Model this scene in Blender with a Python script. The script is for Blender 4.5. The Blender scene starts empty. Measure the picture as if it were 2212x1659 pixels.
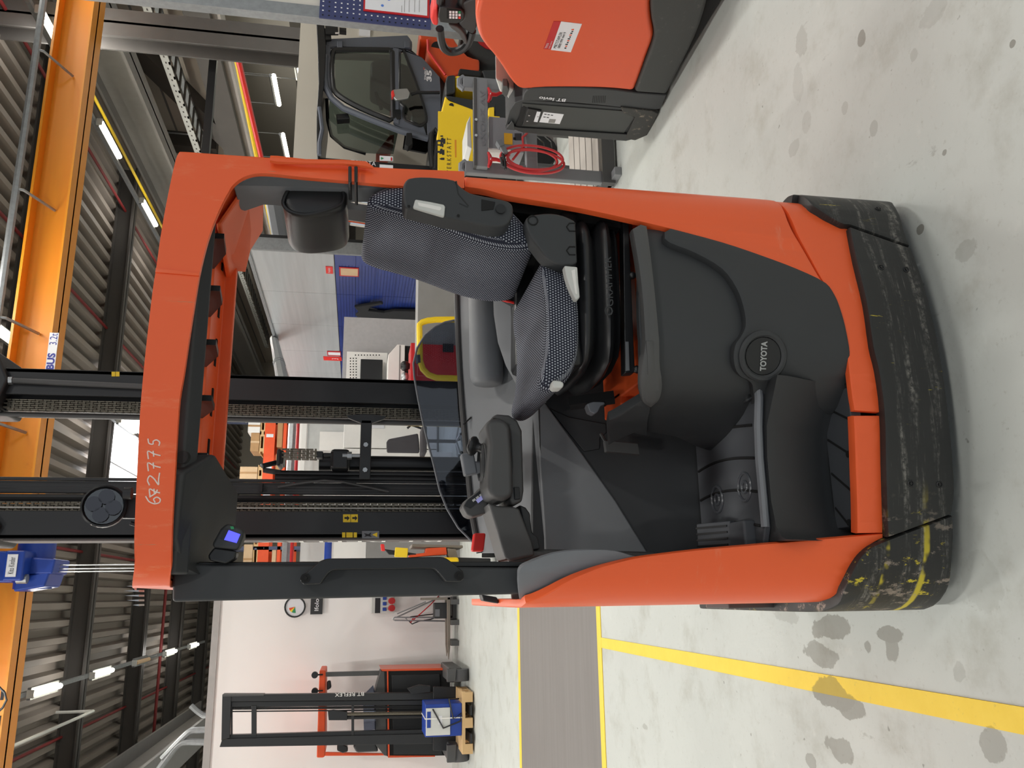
import bpy, bmesh, math, random
from mathutils import Vector, Matrix
random.seed(7)
SC = bpy.context.scene
COL = SC.collection
# ---------------------------------------------------------------- camera (phone held upright, picture stored on its side)
F = 1789.0; H = 1.70; PIT = math.radians(10.3); ROLL = math.radians(1.75); A = math.radians(14.5)
cA, sA = math.cos(A), math.sin(A); cP, sP = math.cos(PIT), math.sin(PIT); cR, sR = math.cos(ROLL), math.sin(ROLL)
V = Vector
CAM = V((0, 0, H))
_fw = V((sA * cP, cA * cP, -sP)); _r0 = V((cA, -sA, 0)); _d0 = V((-sP * sA, -sP * cA, -cP))
_U = cR * _r0 - sR * _d0; _Vd = sR * _r0 + cR * _d0
cam = bpy.data.cameras.new('camera'); cam_o = bpy.data.objects.new('camera', cam); COL.objects.link(cam_o)
cam.sensor_fit = 'HORIZONTAL'; cam.sensor_width = 36; cam.lens = F / 2212 * 36; cam.clip_end = 200; cam.clip_start = .05
m = Matrix.Identity(4)
for i in range(3):
    m[i][0] = _Vd[i]; m[i][1] = _U[i]; m[i][2] = -_fw[i]; m[i][3] = CAM[i]
cam_o.matrix_world = m
SC.camera = cam_o
# ---------------------------------------------------------------- world, exposure
w = bpy.data.worlds.new('world'); SC.world = w; w.use_nodes = True
bgn = w.node_tree.nodes['Background']; bgn.inputs[0].default_value = (.86, .93, 1, 1); bgn.inputs[1].default_value = .55
SC.view_settings.view_transform = 'Standard'; SC.view_settings.look = 'None'
SC.view_settings.exposure = 0.1; SC.view_settings.gamma = 1; SC.view_settings.use_curve_mapping = False
TUBE_W = 84.0        # watts of each ceiling tube
TUBE_COL = (1.0, .975, .925)
# hall lamps: five rows of ceiling tubes, rows 4.88 m apart, tubes every 3 m
ROWS = [-11.1, -6.23, -1.35, 3.53, 8.36, 15.5]
TUBE_Q = [-3.6, 2.4, 5.4, 8.4, 11.4, 14.4, 17.5, 20.6, 23.7, 27.0]
LAMP_Z = 6.5
for p in ROWS:
    for q in TUBE_Q:
        if p < -1 and p > -2 and q == 20.6: continue      # this tube is out
        if (p == ROWS[0] and q > 15) or (p > 15 and q < 8): continue
        l = bpy.data.lights.new('tube_lamp', 'AREA'); l.shape = 'RECTANGLE'; l.size = .14; l.size_y = 1.2
        l.energy = TUBE_W; l.color = TUBE_COL
        up = l.copy(); up.energy = TUBE_W * .1; uo = bpy.data.objects.new('tube_lamp', up); uo.location = (p, q + .6, LAMP_Z + .14); uo.rotation_euler = (math.pi, 0, 0); COL.objects.link(uo)
        o = bpy.data.objects.new('tube_lamp', l); o.location = (p, q + .6, LAMP_Z - .075); COL.objects.link(o)
# ---------------------------------------------------------------- picture ray -> point on a real plane
def ray(x, y):
    u = 829.5 - y; v = x - 1106          # u: right of centre, v: below centre
    u = 1659 - y - 829.5
    return _fw * F + _U * u + _Vd * v
def Q(x, y, q): r = ray(x, y); return CAM + r * (q / r.y)
def P(x, y, p): r = ray(x, y); return CAM + r * (p / r.x)
def Z(x, y, z): r = ray(x, y); return CAM + r * ((z - H) / r.z)
def rq(x0, y0, x1, y1, q):              # upright rectangle on plane q: (p0, p1, z0, z1)
    a, b, c, d = Q(x0, y0, q), Q(x0, y1, q), Q(x1, y0, q), Q(x1, y1, q)
    pr = (a.x + c.x) / 2; pl = (b.x + d.x) / 2; zt = (a.z + b.z) / 2; zb = (c.z + d.z) / 2
    return min(pl, pr), max(pl, pr), min(zt, zb), max(zt, zb)
# ---------------------------------------------------------------- materials
def lin(c): return tuple((v / 255 / 12.92 if v / 255 <= .04045 else ((v / 255 + .055) / 1.055) ** 2.4) for v in c) + (1.0,)
class NT:
    def __init__(s, name):
        s.m = bpy.data.materials.new(name); s.m.use_nodes = True; s.t = s.m.node_tree; s.b = s.t.nodes['Principled BSDF']
    def n(s, kind, **kw):
        nd = s.t.nodes.new(kind)
        for k, v in kw.items():
            if k.startswith('i_'): nd.inputs[int(k[2:])].default_value = v
            else: setattr(nd, k, v)
        return nd
    def l(s, a, ai, b, bi): s.t.links.new(a.outputs[ai], b.inputs[bi])
    def math(s, op, a, b=None, cl=False):
        nd = s.t.nodes.new('ShaderNodeMath'); nd.operation = op; nd.use_clamp = cl
        for i, x in enumerate((a, b)):
            if x is None: continue
            if isinstance(x, (int, float)): nd.inputs[i].default_value = x
            else: s.t.links.new(x, nd.inputs[i])
        return nd.outputs[0]
    def mix(s, fac, a, b):
        nd = s.t.nodes.new('ShaderNodeMix'); nd.data_type = 'RGBA'
        for i, x in ((0, fac), (6, a), (7, b)):
            if isinstance(x, (int, float)): nd.inputs[i].default_value = x
            elif isinstance(x, tuple): nd.inputs[i].default_value = x
            else: s.t.links.new(x, nd.inputs[i])
        return nd.outputs[2]
    def noise(s, scale, detail=4, rough=.55, vec=None, stretch=None):
        tc = s.n('ShaderNodeNewGeometry'); out = tc.outputs['Position']
        if vec is not None: out = vec
        if stretch:
            mp = s.n('ShaderNodeMapping'); mp.inputs['Scale'].default_value = stretch; s.t.links.new(out, mp.inputs[0]); out = mp.outputs[0]
        nz = s.n('ShaderNodeTexNoise'); nz.inputs['Scale'].default_value = scale; nz.inputs['Detail'].default_value = detail
        nz.inputs['Roughness'].default_value = rough; s.t.links.new(out, nz.inputs[0]); return nz.outputs[0]
    def ramp(s, x, a, b):   # smooth 0..1 between a and b
        nd = s.n('ShaderNodeMapRange'); nd.inputs[1].default_value = a; nd.inputs[2].default_value = b
        nd.interpolation_type = 'SMOOTHSTEP'; s.t.links.new(x, nd.inputs[0]); return nd.outputs[0]
    def bump(s, x, strength, dist=.002):
        b = s.n('ShaderNodeBump'); b.inputs[0].default_value = strength; b.inputs[1].default_value = dist
        s.t.links.new(x, b.inputs['Height']); s.t.links.new(b.outputs[0], s.b.inputs['Normal'])
    def col(s, x): s.t.links.new(x, s.b.inputs['Base Color'])
MATS = {}
def mat(name, rgb, rough=.5, metal=0.0, var=.06, grain=0.0, gscale=900, nscale=6, spec=.5, coat=0.0, emit=None, alpha=1.0):
    if name in MATS: return MATS[name]
    k = NT(name); c = lin(rgb)
    k.b.inputs['Roughness'].default_value = rough; k.b.inputs['Metallic'].default_value = metal
    k.b.inputs['Specular IOR Level'].default_value = spec; k.b.inputs['Coat Weight'].default_value = coat
    if var:
        nz = k.noise(nscale, 3)
        d = tuple(v * (1 - var * 2) for v in c[:3]) + (1,); e = tuple(min(1, v * (1 + var * 2)) for v in c[:3]) + (1,)
        k.col(k.mix(nz, d, e))
    else: k.b.inputs['Base Color'].default_value = c
    if grain: k.bump(k.noise(gscale, 2), grain, .001)
    if emit: k.b.inputs['Emission Color'].default_value = lin(rgb); k.b.inputs['Emission Strength'].default_value = emit
    if alpha < 1: k.b.inputs['Alpha'].default_value = alpha
    MATS[name] = k.m; return k.m
def scuffed(name, rgb, scuff, amount=.5, rough=.5, scale=14, stretch=(1, 1, 1), spec=.5, second=None):
    k = NT(name); a = k.ramp(k.noise(scale, 6, .7, stretch=stretch), .66 - amount * .2, .8 - amount * .1)
    big = k.ramp(k.noise(2.3, 2), .42, .62)
    f = k.math('MULTIPLY', a, big)
    c = k.mix(f, lin(rgb), lin(scuff))
    if second:
        a2 = k.ramp(k.noise(scale * .8, 5, .65, stretch=(stretch[0] * 1.7, stretch[1] * 1.7, stretch[2] * .6)), .66, .7)
        c = k.mix(k.math('MULTIPLY', a2, k.ramp(k.noise(3.1, 1), .5, .6)), c, lin(second))
    k.col(c); k.b.inputs['Roughness'].default_value = rough; k.b.inputs['Specular IOR Level'].default_value = spec
    MATS[name] = k.m; return k.m
ORANGE = scuffed('orange_paint', (244, 100, 50), (242, 132, 96), .25, .38, 9, (.6, .6, 2.5))
ORANGE_G = scuffed('orange_guard', (244, 100, 50), (246, 146, 104), .62, .36, 16, (1.9, 1.9, .45), second=(172, 140, 104))
ORANGE_L = scuffed('orange_paint_levio', (216, 82, 40), (222, 108, 72), .2, .34, 7, (1, 1, 1))
ORANGE_D = mat('orange_rack', (226, 82, 34), .5)
def bumper_mat():
    k = NT('bumper_black'); ge = k.n('ShaderNodeNewGeometry'); sp = k.n('ShaderNodeSeparateXYZ'); k.l(ge, 'Position', sp, 0); z = sp.outputs[2]
    wob = k.math('MULTIPLY', k.math('SUBTRACT', k.noise(4, 2, stretch=(1, 1, .2)), .5), .05)
    zz = k.math('ADD', z, wob)
    def band(c, w): return k.ramp(k.math('ABSOLUTE', k.math('SUBTRACT', zz, c)), w, w * .3)
    b = k.math('MAXIMUM', k.math('MAXIMUM', band(.205, .016), band(.165, .020)), k.math('MAXIMUM', band(.095, .022), band(.30, .03)))
    st = k.ramp(k.noise(9, 6, .72, stretch=(.5, .5, 7)), .44, .66); gr = k.ramp(k.noise(70, 3, .7), .35, .7)
    f = k.math('MULTIPLY', k.math('MULTIPLY', b, st), k.math('MULTIPLY', gr, .85))
    f2 = k.math('MULTIPLY', k.ramp(k.noise(16, 6, .75, stretch=(.3, .3, 6)), .6, .74), .5)
    c = k.mix(k.math('MAXIMUM', f, f2), k.mix(k.noise(5, 3), lin((32, 33, 33)), lin((44, 45, 44))), lin((140, 137, 130)))
    left = k.ramp(sp.outputs[0], .30, .05)
    yb = k.math('MAXIMUM', k.ramp(k.math('ABSOLUTE', k.math('SUBTRACT', zz, .27)), .010, .004), k.ramp(k.math('ABSOLUTE', k.math('SUBTRACT', zz, .15)), .012, .005))
    ym = k.math('MULTIPLY', k.ramp(k.noise(22, 5, .8, stretch=(1, 1, .5)), .58, .64), k.math('MULTIPLY', left, k.ramp(k.noise(5.5, 2), .46, .54)))
    ym = k.math('MAXIMUM', ym, k.math('MULTIPLY', yb, k.math('MULTIPLY', left, k.ramp(k.noise(9, 3), .45, .55))))
    yr = k.math('MULTIPLY', k.ramp(k.noise(30, 4, .8, stretch=(3, 3, .25)), .66, .7), k.math('MULTIPLY', k.ramp(k.noise(3.3, 1), .52, .6), .8))
    c = k.mix(k.math('MAXIMUM', ym, yr), c, lin((206, 188, 50))); k.col(c)
    gw = k.math('MULTIPLY', k.math('MULTIPLY', left, k.ramp(k.noise(13, 6, .75, stretch=(1.6, 1.6, .8)), .56, .64)), .75)
    k.col(k.mix(gw, c, lin((166, 152, 138)))); k.b.inputs['Roughness'].default_value = .5; k.bump(st, .1, .002); return k.m
BUMPER = bumper_mat()
BLACK = mat('black_plastic', (52, 54, 56), .52, var=.05, grain=.25, gscale=1400)
BLACK_S = mat('black_smooth', (27, 28, 30), .38, var=.05)
BLACK_M = mat('mast_black', (34, 35, 37), .42, var=.1, nscale=3)
VOID = mat('dark_void', (14, 14, 15), .8, var=0)
GREYP = mat('dash_grey', (118, 121, 124), .48, var=.04, grain=.3, gscale=1500)
GREYD = mat('console_grey', (78, 78, 78), .5, var=.05, grain=.3, gscale=1500)
GREYL = mat('light_plastic', (205, 206, 202), .45, var=.03)
GREYT = mat('trim_grey', (118, 121, 126), .5, var=.04, grain=.25, gscale=1500)
RUBBER = mat('floor_rubber', (70, 73, 78), .62, var=.05, grain=.4, gscale=1200)
RUB_S = mat('rubber_shiny', (84, 87, 92), .28, var=0)
STEEL = mat('steel', (178, 180, 182), .35, .85, var=.06)
GALV = mat('galvanised', (150, 153, 155), .45, .6, var=.12, nscale=20)
REFL = mat('reflector_dark', (84, 84, 88), .18, 1.0, var=0)
CHROME = mat('chrome', (225, 226, 228), .12, 1.0, var=0)
LEATHER = mat('black_leather', (28, 28, 29), .33, var=.04, grain=.35, gscale=700)
YELLOW = scuffed('yellow_paint', (240, 200, 20), (205, 170, 25), .3, .42, 10)
YEL = mat('yellow_plain', (244, 208, 40), .5, var=.04)
RED_D = mat('pipe_red', (112, 28, 28), .6, var=.05)
RED = mat('red_paint', (190, 28, 34), .4, var=.05)
REDB = mat('red_bright', (228, 52, 48), .4, var=.03)
WHITE = mat('white_paint', (236, 234, 230), .5, var=.02)
WHITE_W = mat('white_wall', (243, 239, 237), .85, var=.025, nscale=.8)
PAPER = mat('paper', (224, 224, 228), .8, var=.02)
BLUE = mat('blue_paint', (24, 60, 150), .4, var=.05)
NAVY = mat('navy', (56, 62, 104), .5, var=.03)
GREEN = mat('green', (40, 140, 90), .5, var=.0)
BEIGE = mat('beige_wall', (196, 190, 178), .8, var=.04, nscale=.6)
DGREY = mat('dark_steel', (84, 80, 76), .6, var=.08, nscale=2)
DARKB = mat('roof_beam_paint', (66, 63, 60), .6, var=.08, nscale=1.5)
MGREY = mat('mid_grey_steel', (134, 132, 130), .5, var=.06)
TROL = mat('trolley_grey', (132, 134, 137), .4, .2, var=.05)
CAB = mat('cab_grey', (88, 93, 104), .42, var=.04)
WOOD = scuffed('pallet_wood', (206, 172, 124), (160, 122, 80), .5, .75, 22, (1, 1, 4))
CARD = mat('cardboard', (178, 140, 98), .8, var=.08)
CARD2 = mat('cardboard_pale', (206, 176, 140), .8, var=.06)
DISPLAY = mat('blue_display', (82, 84, 240), .3, var=0, emit=1.1)
LCD = mat('grey_display', (150, 150, 205), .3, var=0, emit=.35)
TUBE = mat('tube_glow', (255, 247, 224), .5, var=0, emit=24.0)
SKYL = mat('skylight_glow', (250, 252, 255), .5, var=0, emit=4.5)
CRANE = scuffed('crane_orange', (232, 148, 34), (214, 130, 30), .3, .4, 3)
CHAINM = mat('chain_steel', (112, 106, 94), .42, .75, var=.2, nscale=60)
CHALK = mat('chalk_white', (244, 226, 216), .9, var=0)
INK = mat('ink', (36, 36, 40), .7, var=0)
def glass(name, rgb, rough=.03, mixf=.25):
    k = NT(name); t = k.t; out = t.nodes['Material Output']
    tr = k.n('ShaderNodeBsdfTransparent'); tr.inputs[0].default_value = lin(rgb)
    gl = k.n('ShaderNodeBsdfGlossy'); gl.inputs['Roughness'].default_value = rough; gl.inputs[0].default_value = (1, 1, 1, 1)
    fr = k.n('ShaderNodeFresnel'); fr.inputs[0].default_value = 1.45
    mx = k.n('ShaderNodeMixShader'); f = k.math('ADD', fr.outputs[0], mixf * .1)
    t.links.new(f, mx.inputs[0]); k.l(tr, 0, mx, 1); k.l(gl, 0, mx, 2); k.l(mx, 0, out, 0)
    return k.m
SCREEN_G = glass('tinted_screen', (182, 190, 204))
CAB_G = glass('cab_glass', (168, 178, 174), mixf=.5)
LENS_G = glass('lens_glass', (200, 205, 210), mixf=.6)
# woven seat fabric: pale dots in staggered rows on navy, in cloth coordinates (metres)
def fabric():
    k = NT('seat_fabric'); uv = k.n('ShaderNodeUVMap'); sp = k.n('ShaderNodeSeparateXYZ'); k.l(uv, 0, sp, 0)
    s = 1 / .0078
    u = k.math('MULTIPLY', sp.outputs[0], s); v = k.math('MULTIPLY', sp.outputs[1], s * .5)
    def dots(du, dv):
        a = k.math('SUBTRACT', k.math('FRACT', k.math('ADD', u, du)), .5); b = k.math('SUBTRACT', k.math('FRACT', k.math('ADD', v, dv)), .5)
        b = k.math('MULTIPLY', b, 1.7)
        return k.math('SQRT', k.math('ADD', k.math('MULTIPLY', a, a), k.math('MULTIPLY', b, b)))
    d = k.math('MINIMUM', dots(0, 0), dots(.5, .5))
    f = k.ramp(d, .31, .21)
    k.col(k.mix(f, lin((27, 31, 48)), lin((172, 176, 186)))); k.b.inputs['Roughness'].default_value = .85
    k.bump(f, .5, .002); return k.m
FABRIC = fabric()
# ---------------------------------------------------------------- mesh helpers
class MB:
    def __init__(s): s.v = []; s.f = []; s.uv = None
    def add(s, vs, fs):
        o = len(s.v); s.v += [tuple(v) for v in vs]; s.f += [tuple(i + o for i in f) for f in fs]; return s
    def box(s, a, b):
        x0, x1 = sorted((a[0], b[0])); y0, y1 = sorted((a[1], b[1])); z0, z1 = sorted((a[2], b[2]))
        return s.add([(x0, y0, z0), (x1, y0, z0), (x1, y1, z0), (x0, y1, z0), (x0, y0, z1), (x1, y0, z1), (x1, y1, z1), (x0, y1, z1)],
                     [(0, 3, 2, 1), (4, 5, 6, 7), (0, 1, 5, 4), (1, 2, 6, 5), (2, 3, 7, 6), (3, 0, 4, 7)])
    def obox(s, c, ax, ay, az):           # oriented box: centre and three half-axes
        c = V(c); ax = V(ax); ay = V(ay); az = V(az); vs = []
        for k in (-1, 1):
            for i, j in ((-1, -1), (1, -1), (1, 1), (-1, 1)): vs.append(c + ax * i + ay * j + az * k)
        return s.add(vs, [(0, 3, 2, 1), (4, 5, 6, 7), (0, 1, 5, 4), (1, 2, 6, 5), (2, 3, 7, 6), (3, 0, 4, 7)])
    def bar(s, a, b, w, h=None, up=(0, 0, 1)):   # square bar from a to b
        a = V(a); b = V(b); d = (b - a); L = d.length; d = d / L; h = h or w
        u = V(up)
        if abs(d.dot(u)) > .98: u = V((0, 1, 0))
        r = d.cross(u).normalized(); u = r.cross(d)
        return s.obox((a + b) / 2, d * L / 2, r * w / 2, u * h / 2)
    def prism(s, pts, vec):
        vec = V(vec); n = len(pts); a = [V(p) for p in pts]; b = [p + vec for p in a]
        return s.add(a + b, [tuple(range(n - 1, -1, -1)), tuple(range(n, 2 * n))] + [(i, (i + 1) % n, n + (i + 1) % n, n + i) for i in range(n)])
    def tube(s, path, r, n=8, closed=False, cap=True):
        path = [V(p) for p in path]; m = len(path); rr = r if isinstance(r, (list, tuple)) else [r] * m
        up = None; rings = []
        for i in range(m):
            if closed: t = path[(i + 1) % m] - path[i - 1]
            else: t = path[min(i + 1, m - 1)] - path[max(i - 1, 0)]
            t.normalize()
            if up is None: up = t.orthogonal().normalized()
            up = (up - t * up.dot(t)).normalized(); sd = t.cross(up)
            rings.append([path[i] + (up * math.cos(2 * math.pi * k / n) + sd * math.sin(2 * math.pi * k / n)) * rr[i] for k in range(n)])
        return s.loft(rings, cap and not closed, closed)
    def loft(s, rings, cap=True, closed=False, ring_closed=True):
        o = len(s.v); n = len(rings[0]); m = len(rings)
        for r in rings: s.v += [tuple(p) for p in r]
        for i in range(m if closed else m - 1):
            for k in range(n if ring_closed else n - 1):
                a = o + i * n + k; b = o + i * n + (k + 1) % n; i2 = (i + 1) % m
                s.f.append((a, b, o + i2 * n + (k + 1) % n, o + i2 * n + k))
        if cap: s.f.append(tuple(o + k for k in range(n - 1, -1, -1))); s.f.append(tuple(o + (m - 1) * n + k for k in range(n)))
        return s
    def cyl(s, a, b, r, n=14, r2=None):
        return s.tube([a, b], [r, r if r2 is None else r2], n)
    def sphere(s, c, r, n=12, m=8, sc=(1, 1, 1)):
        c = V(c); rings = []
        for i in range(1, m):
            t = math.pi * i / m
            rings.append([c + V((math.sin(t) * math.cos(2 * math.pi * k / n) * r * sc[0], math.sin(t) * math.sin(2 * math.pi * k / n) * r * sc[1], math.cos(t) * r * sc[2])) for k in range(n)])
        return s.loft(rings)
def fix(me):
    bm = bmesh.new(); bm.from_mesh(me); bmesh.ops.recalc_face_normals(bm, faces=bm.faces); bm.to_mesh(me); bm.free()
BASES = {}
def obj(name, mb, mt, parent=None, smooth=True, bevel=0.0, seg=2, ang=35, sub=0, fixn=True, **props):
    me = bpy.data.meshes.new(name); off = V((0, 0, 0))
    if parent is None and mb.v:
        xs = [v[0] for v in mb.v]; ys = [v[1] for v in mb.v]; zs = [v[2] for v in mb.v]
        off = V(((min(xs) + max(xs)) / 2, (min(ys) + max(ys)) / 2, min(zs)))
    me.from_pydata([tuple(V(v) - off) for v in mb.v], [], mb.f); me.validate()
    if fixn: fix(me)
    if getattr(mb, 'uvs', None):
        ul = me.uv_layers.new(name='UVMap')
        for po in me.polygons:
            for li in po.loop_indices:
                vi = me.loops[li].vertex_index
                ul.data[li].uv = (me.vertices[vi].co.x, me.vertices[vi].co.z) if abs(po.normal.y) > .72 else mb.uvs[vi]
    return link(name, me, mt, parent, smooth, bevel, seg, ang, sub, off, props)
def link(name, me, mt, parent=None, smooth=True, bevel=0.0, seg=2, ang=35, sub=0, off=V((0, 0, 0)), props={}):
    me.materials.append(mt); o = bpy.data.objects.new(name, me); COL.objects.link(o); o.location = off
    if smooth:
        me.polygons.foreach_set('use_smooth', [True] * len(me.polygons))
        if not bevel: me.set_sharp_from_angle(angle=math.radians(ang))
    if sub:
        md = o.modifiers.new('subdivision', 'SUBSURF'); md.levels = sub; md.render_levels = sub
    if bevel:
        md = o.modifiers.new('bevel', 'BEVEL'); md.width = bevel; md.segments = seg; md.limit_method = 'ANGLE'; md.angle_limit = math.radians(ang)
        md.harden_normals = smooth
    if parent is not None:
        o.parent = parent
        base = BASES.get(parent.name)
        if base is not None: o.matrix_parent_inverse = Matrix.Translation(-base)
        elif parent.type == 'MESH' and parent.location.length > 0: o.matrix_parent_inverse = Matrix.Translation(-parent.location)
    for k, v in props.items(): o[k] = v
    return o
def thing(name, label, cat, loc, group=None):
    o = bpy.data.objects.new(name, None); COL.objects.link(o); o.location = V(loc); o.empty_display_size = .1
    o['label'] = label; o['category'] = cat
    if group: o['group'] = group
    BASES[o.name] = V(loc); return o
def tag(o, label, cat, group=None):
    o['label'] = label; o['category'] = cat
    if group: o['group'] = group
    return o
def struct(name, mb, mt, parent=None, **kw):
    o = obj(name, mb, mt, parent, **kw)
    if parent is None: o['kind'] = 'structure'
    return o
def box(name, a, b, mt, parent=None, bevel=0.0, **kw): return obj(name, MB().box(a, b), mt, parent, bevel=bevel, **kw)
def txt(name, body, loc, dx, up, mt, parent, h=None, wd=None, depth=.001, align='CENTER', shear=0, bold=0):
    cu = bpy.data.curves.new('text', 'FONT'); cu.body = body; cu.size = 1; cu.align_x = align; cu.align_y = 'CENTER'; cu.extrude = 0; cu.shear = shear
    cu.resolution_u = 3; cu.offset = bold
    t = bpy.data.objects.new('text', cu); COL.objects.link(t)
    dg = bpy.context.evaluated_depsgraph_get(); me0 = bpy.data.meshes.new_from_object(t.evaluated_get(dg))
    bpy.data.objects.remove(t); bpy.data.curves.remove(cu)
    xs = [v.co.x for v in me0.vertices]; ys = [v.co.y for v in me0.vertices]
    W = max(xs) - min(xs); Hh = max(ys) - min(ys)
    sx = sy = 1
    if h: sy = sx = h / Hh
    if wd: sx = wd / W; sy = sy if h else sx
    dx = V(dx).normalized(); up = V(up).normalized(); nn = dx.cross(up).normalized(); loc = V(loc)
    cx = (min(xs) + max(xs)) / 2 if align == 'CENTER' else min(xs); cy = (min(ys) + max(ys)) / 2
    mb = MB(); n = len(me0.vertices)
    top = [loc + dx * (v.co.x - cx) * sx + up * (v.co.y - cy) * sy + nn * depth for v in me0.vertices]
    mb.v = [tuple(v) for v in top]; mb.f = [tuple(p.vertices) for p in me0.polygons]
    bpy.data.meshes.remove(me0)
    return obj(name, mb, mt, parent, smooth=False, fixn=False)
def copy_tree(o, parent=None, move=None):
    c = o.copy(); COL.objects.link(c)
    if parent is not None: c.parent = parent
    elif move is not None: c.location = o.location + V(move)
    for ch in list(o.children): copy_tree(ch, c)
    return c
# ---- surfaces that follow a plan line (the outer skin of the truck): s along the line, z up
def smooth_poly(pts, k=3, lim=42):     # rounds gentle bends of an outline, keeps its real corners
    P_ = [V(p) for p in pts]; n = len(P_); corner = []
    for i in range(n):
        a = P_[i] - P_[i - 1]; b = P_[(i + 1) % n] - P_[i]
        corner.append(a.length < 1e-6 or b.length < 1e-6 or math.degrees(a.angle(b)) > lim)
    out = []
    for i in range(n):
        p1, p2 = P_[i], P_[(i + 1) % n]; p0 = p1 * 2 - p2 if corner[i] else P_[i - 1]; p3 = p2 * 2 - p1 if corner[(i + 1) % n] else P_[(i + 2) % n]
        m = 1 if (corner[i] and corner[(i + 1) % n]) else k
        L = (p2 - p1).length
        m1 = (p2 - p0) / max(1e-6, (p1 - p0).length + L) * L; m2 = (p3 - p1) / max(1e-6, (p3 - p2).length + L) * L
        for j in range(m):
            t = j / m; t2 = t * t; t3 = t2 * t
            q = p1 * (2 * t3 - 3 * t2 + 1) + m1 * (t3 - 2 * t2 + t) + p2 * (-2 * t3 + 3 * t2) + m2 * (t3 - t2)
            out.append((q.x, q.y))
    return out
class Shell:
    def __init__(s, pts):
        s.p = [V((a, b)) for a, b in pts]; s.S = [0]
        for i in range(1, len(s.p)): s.S.append(s.S[-1] + (s.p[i] - s.p[i - 1]).length)
    def at(s, t, off=0.0):
        i = 0
        while i < len(s.S) - 2 and s.S[i + 1] < t: i += 1
        d = (s.p[i + 1] - s.p[i]); L = d.length; d = d / L
        def nrm(k):
            a = s.p[max(k - 1, 0)]; b = s.p[min(k + 1, len(s.p) - 1)]; e = (b - a).normalized(); return V((e.y, -e.x))
        f = max(-.2, min(1.2, (t - s.S[i]) / L)); n = (nrm(i) * (1 - f) + nrm(i + 1) * f).normalized()
        return s.p[i] + d * (t - s.S[i]) + n * off
    def hit(s, x, y):
        r = ray(x, y); d = V((r.x, r.y)); best = None; near = None
        for i in range(len(s.p) - 1):
            a, b = s.p[i], s.p[i + 1]; e = b - a; den = d.x * e.y - d.y * e.x
            # a + e*f = d*k
            if abs(den) > 1e-12:
                k = (a.x * e.y - a.y * e.x) / den; f = (a.x * d.y - a.y * d.x) / den
                if k > 0 and 0 <= f <= 1 and (best is None or k < best[0]): best = (k, s.S[i] + f * e.length)
            ang = abs(math.atan2(d.x, d.y) - math.atan2(a.x, a.y))
            if near is None or ang < near[0]: near = (ang, i)
        if best is None:
            i = near[1]; k = s.p[i].length / d.length; best = (k, s.S[i])
        return best[1], H + r.z * best[0]
    def panel(s, name, pts, mt, parent, off=0.0, thick=.012, bevel=.004, step=.035, smooth=True, dz=0, sm=3):
        sz = [(p[1], p[2]) if p[0] == 'sz' else s.hit(*p) for p in pts]
        if sm: sz = smooth_poly(sz)
        bm = bmesh.new(); vs = [bm.verts.new((a, b + dz, 0)) for a, b in sz]; bm.faces.new(vs); bm.normal_update()
        if bm.faces[:][0].normal.z < 0: bmesh.ops.reverse_faces(bm, faces=bm.faces[:])
        lo = min(a for a, b in sz); hi = max(a for a, b in sz)
        r = bmesh.ops.extrude_face_region(bm, geom=bm.faces[:]); nv = [g for g in r['geom'] if isinstance(g, bmesh.types.BMVert)]
        # after extrusion the new cap is the outer face (z = 1)
        for v in nv: v.co.z = 1
        bm.normal_update()
        if bevel:
            ed = [e for e in bm.edges if e.verts[0].co.z > .5 and e.verts[1].co.z > .5]
            for v in bm.verts: v.co.z *= thick
            bmesh.ops.bevel(bm, geom=ed, offset=bevel, segments=2, profile=.6, affect='EDGES', clamp_overlap=True)
            for v in bm.verts: v.co.z /= thick
        big = [f for f in bm.faces if len(f.verts) > 4]
        if big: bmesh.ops.triangulate(bm, faces=big, quad_method='BEAUTY', ngon_method='EAR_CLIP')
        x = math.ceil(lo / step) * step
        while x < hi:
            if x - lo > 1e-4 and hi - x > 1e-4:
                bmesh.ops.bisect_plane(bm, geom=bm.verts[:] + bm.edges[:] + bm.faces[:], plane_co=(x, 0, 0), plane_no=(1, 0, 0))
            x += step
        for v in bm.verts:
            q = s.at(v.co.x, off + (v.co.z - 1) * thick); v.co = (q.x, q.y, v.co.y)
        bmesh.ops.remove_doubles(bm, verts=bm.verts, dist=1e-6)
        bmesh.ops.recalc_face_normals(bm, faces=bm.faces); me = bpy.data.meshes.new(name); bm.to_mesh(me); bm.free()
        return link(name, me, mt, parent, smooth, ang=28)
def qpoly(pts, q): return [Q(x, y, q) for x, y in pts]
def arc(c, r, a0, a1, n=6): return [(c[0] + r * math.cos(math.radians(a0 + (a1 - a0) * i / n)), c[1] + r * math.sin(math.radians(a0 + (a1 - a0) * i / n))) for i in range(n + 1)]
def qplate(name, pts, q, th, mt, parent, bevel=.004, seg=2, **kw):      # outline on the upright plane q, thickness away from the viewer
    if len(pts) > 6: pts = smooth_poly(pts, 2)
    return obj(name, MB().prism(qpoly(pts, q), (0, th, 0)), mt, parent, bevel=bevel, seg=seg, **kw)
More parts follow.
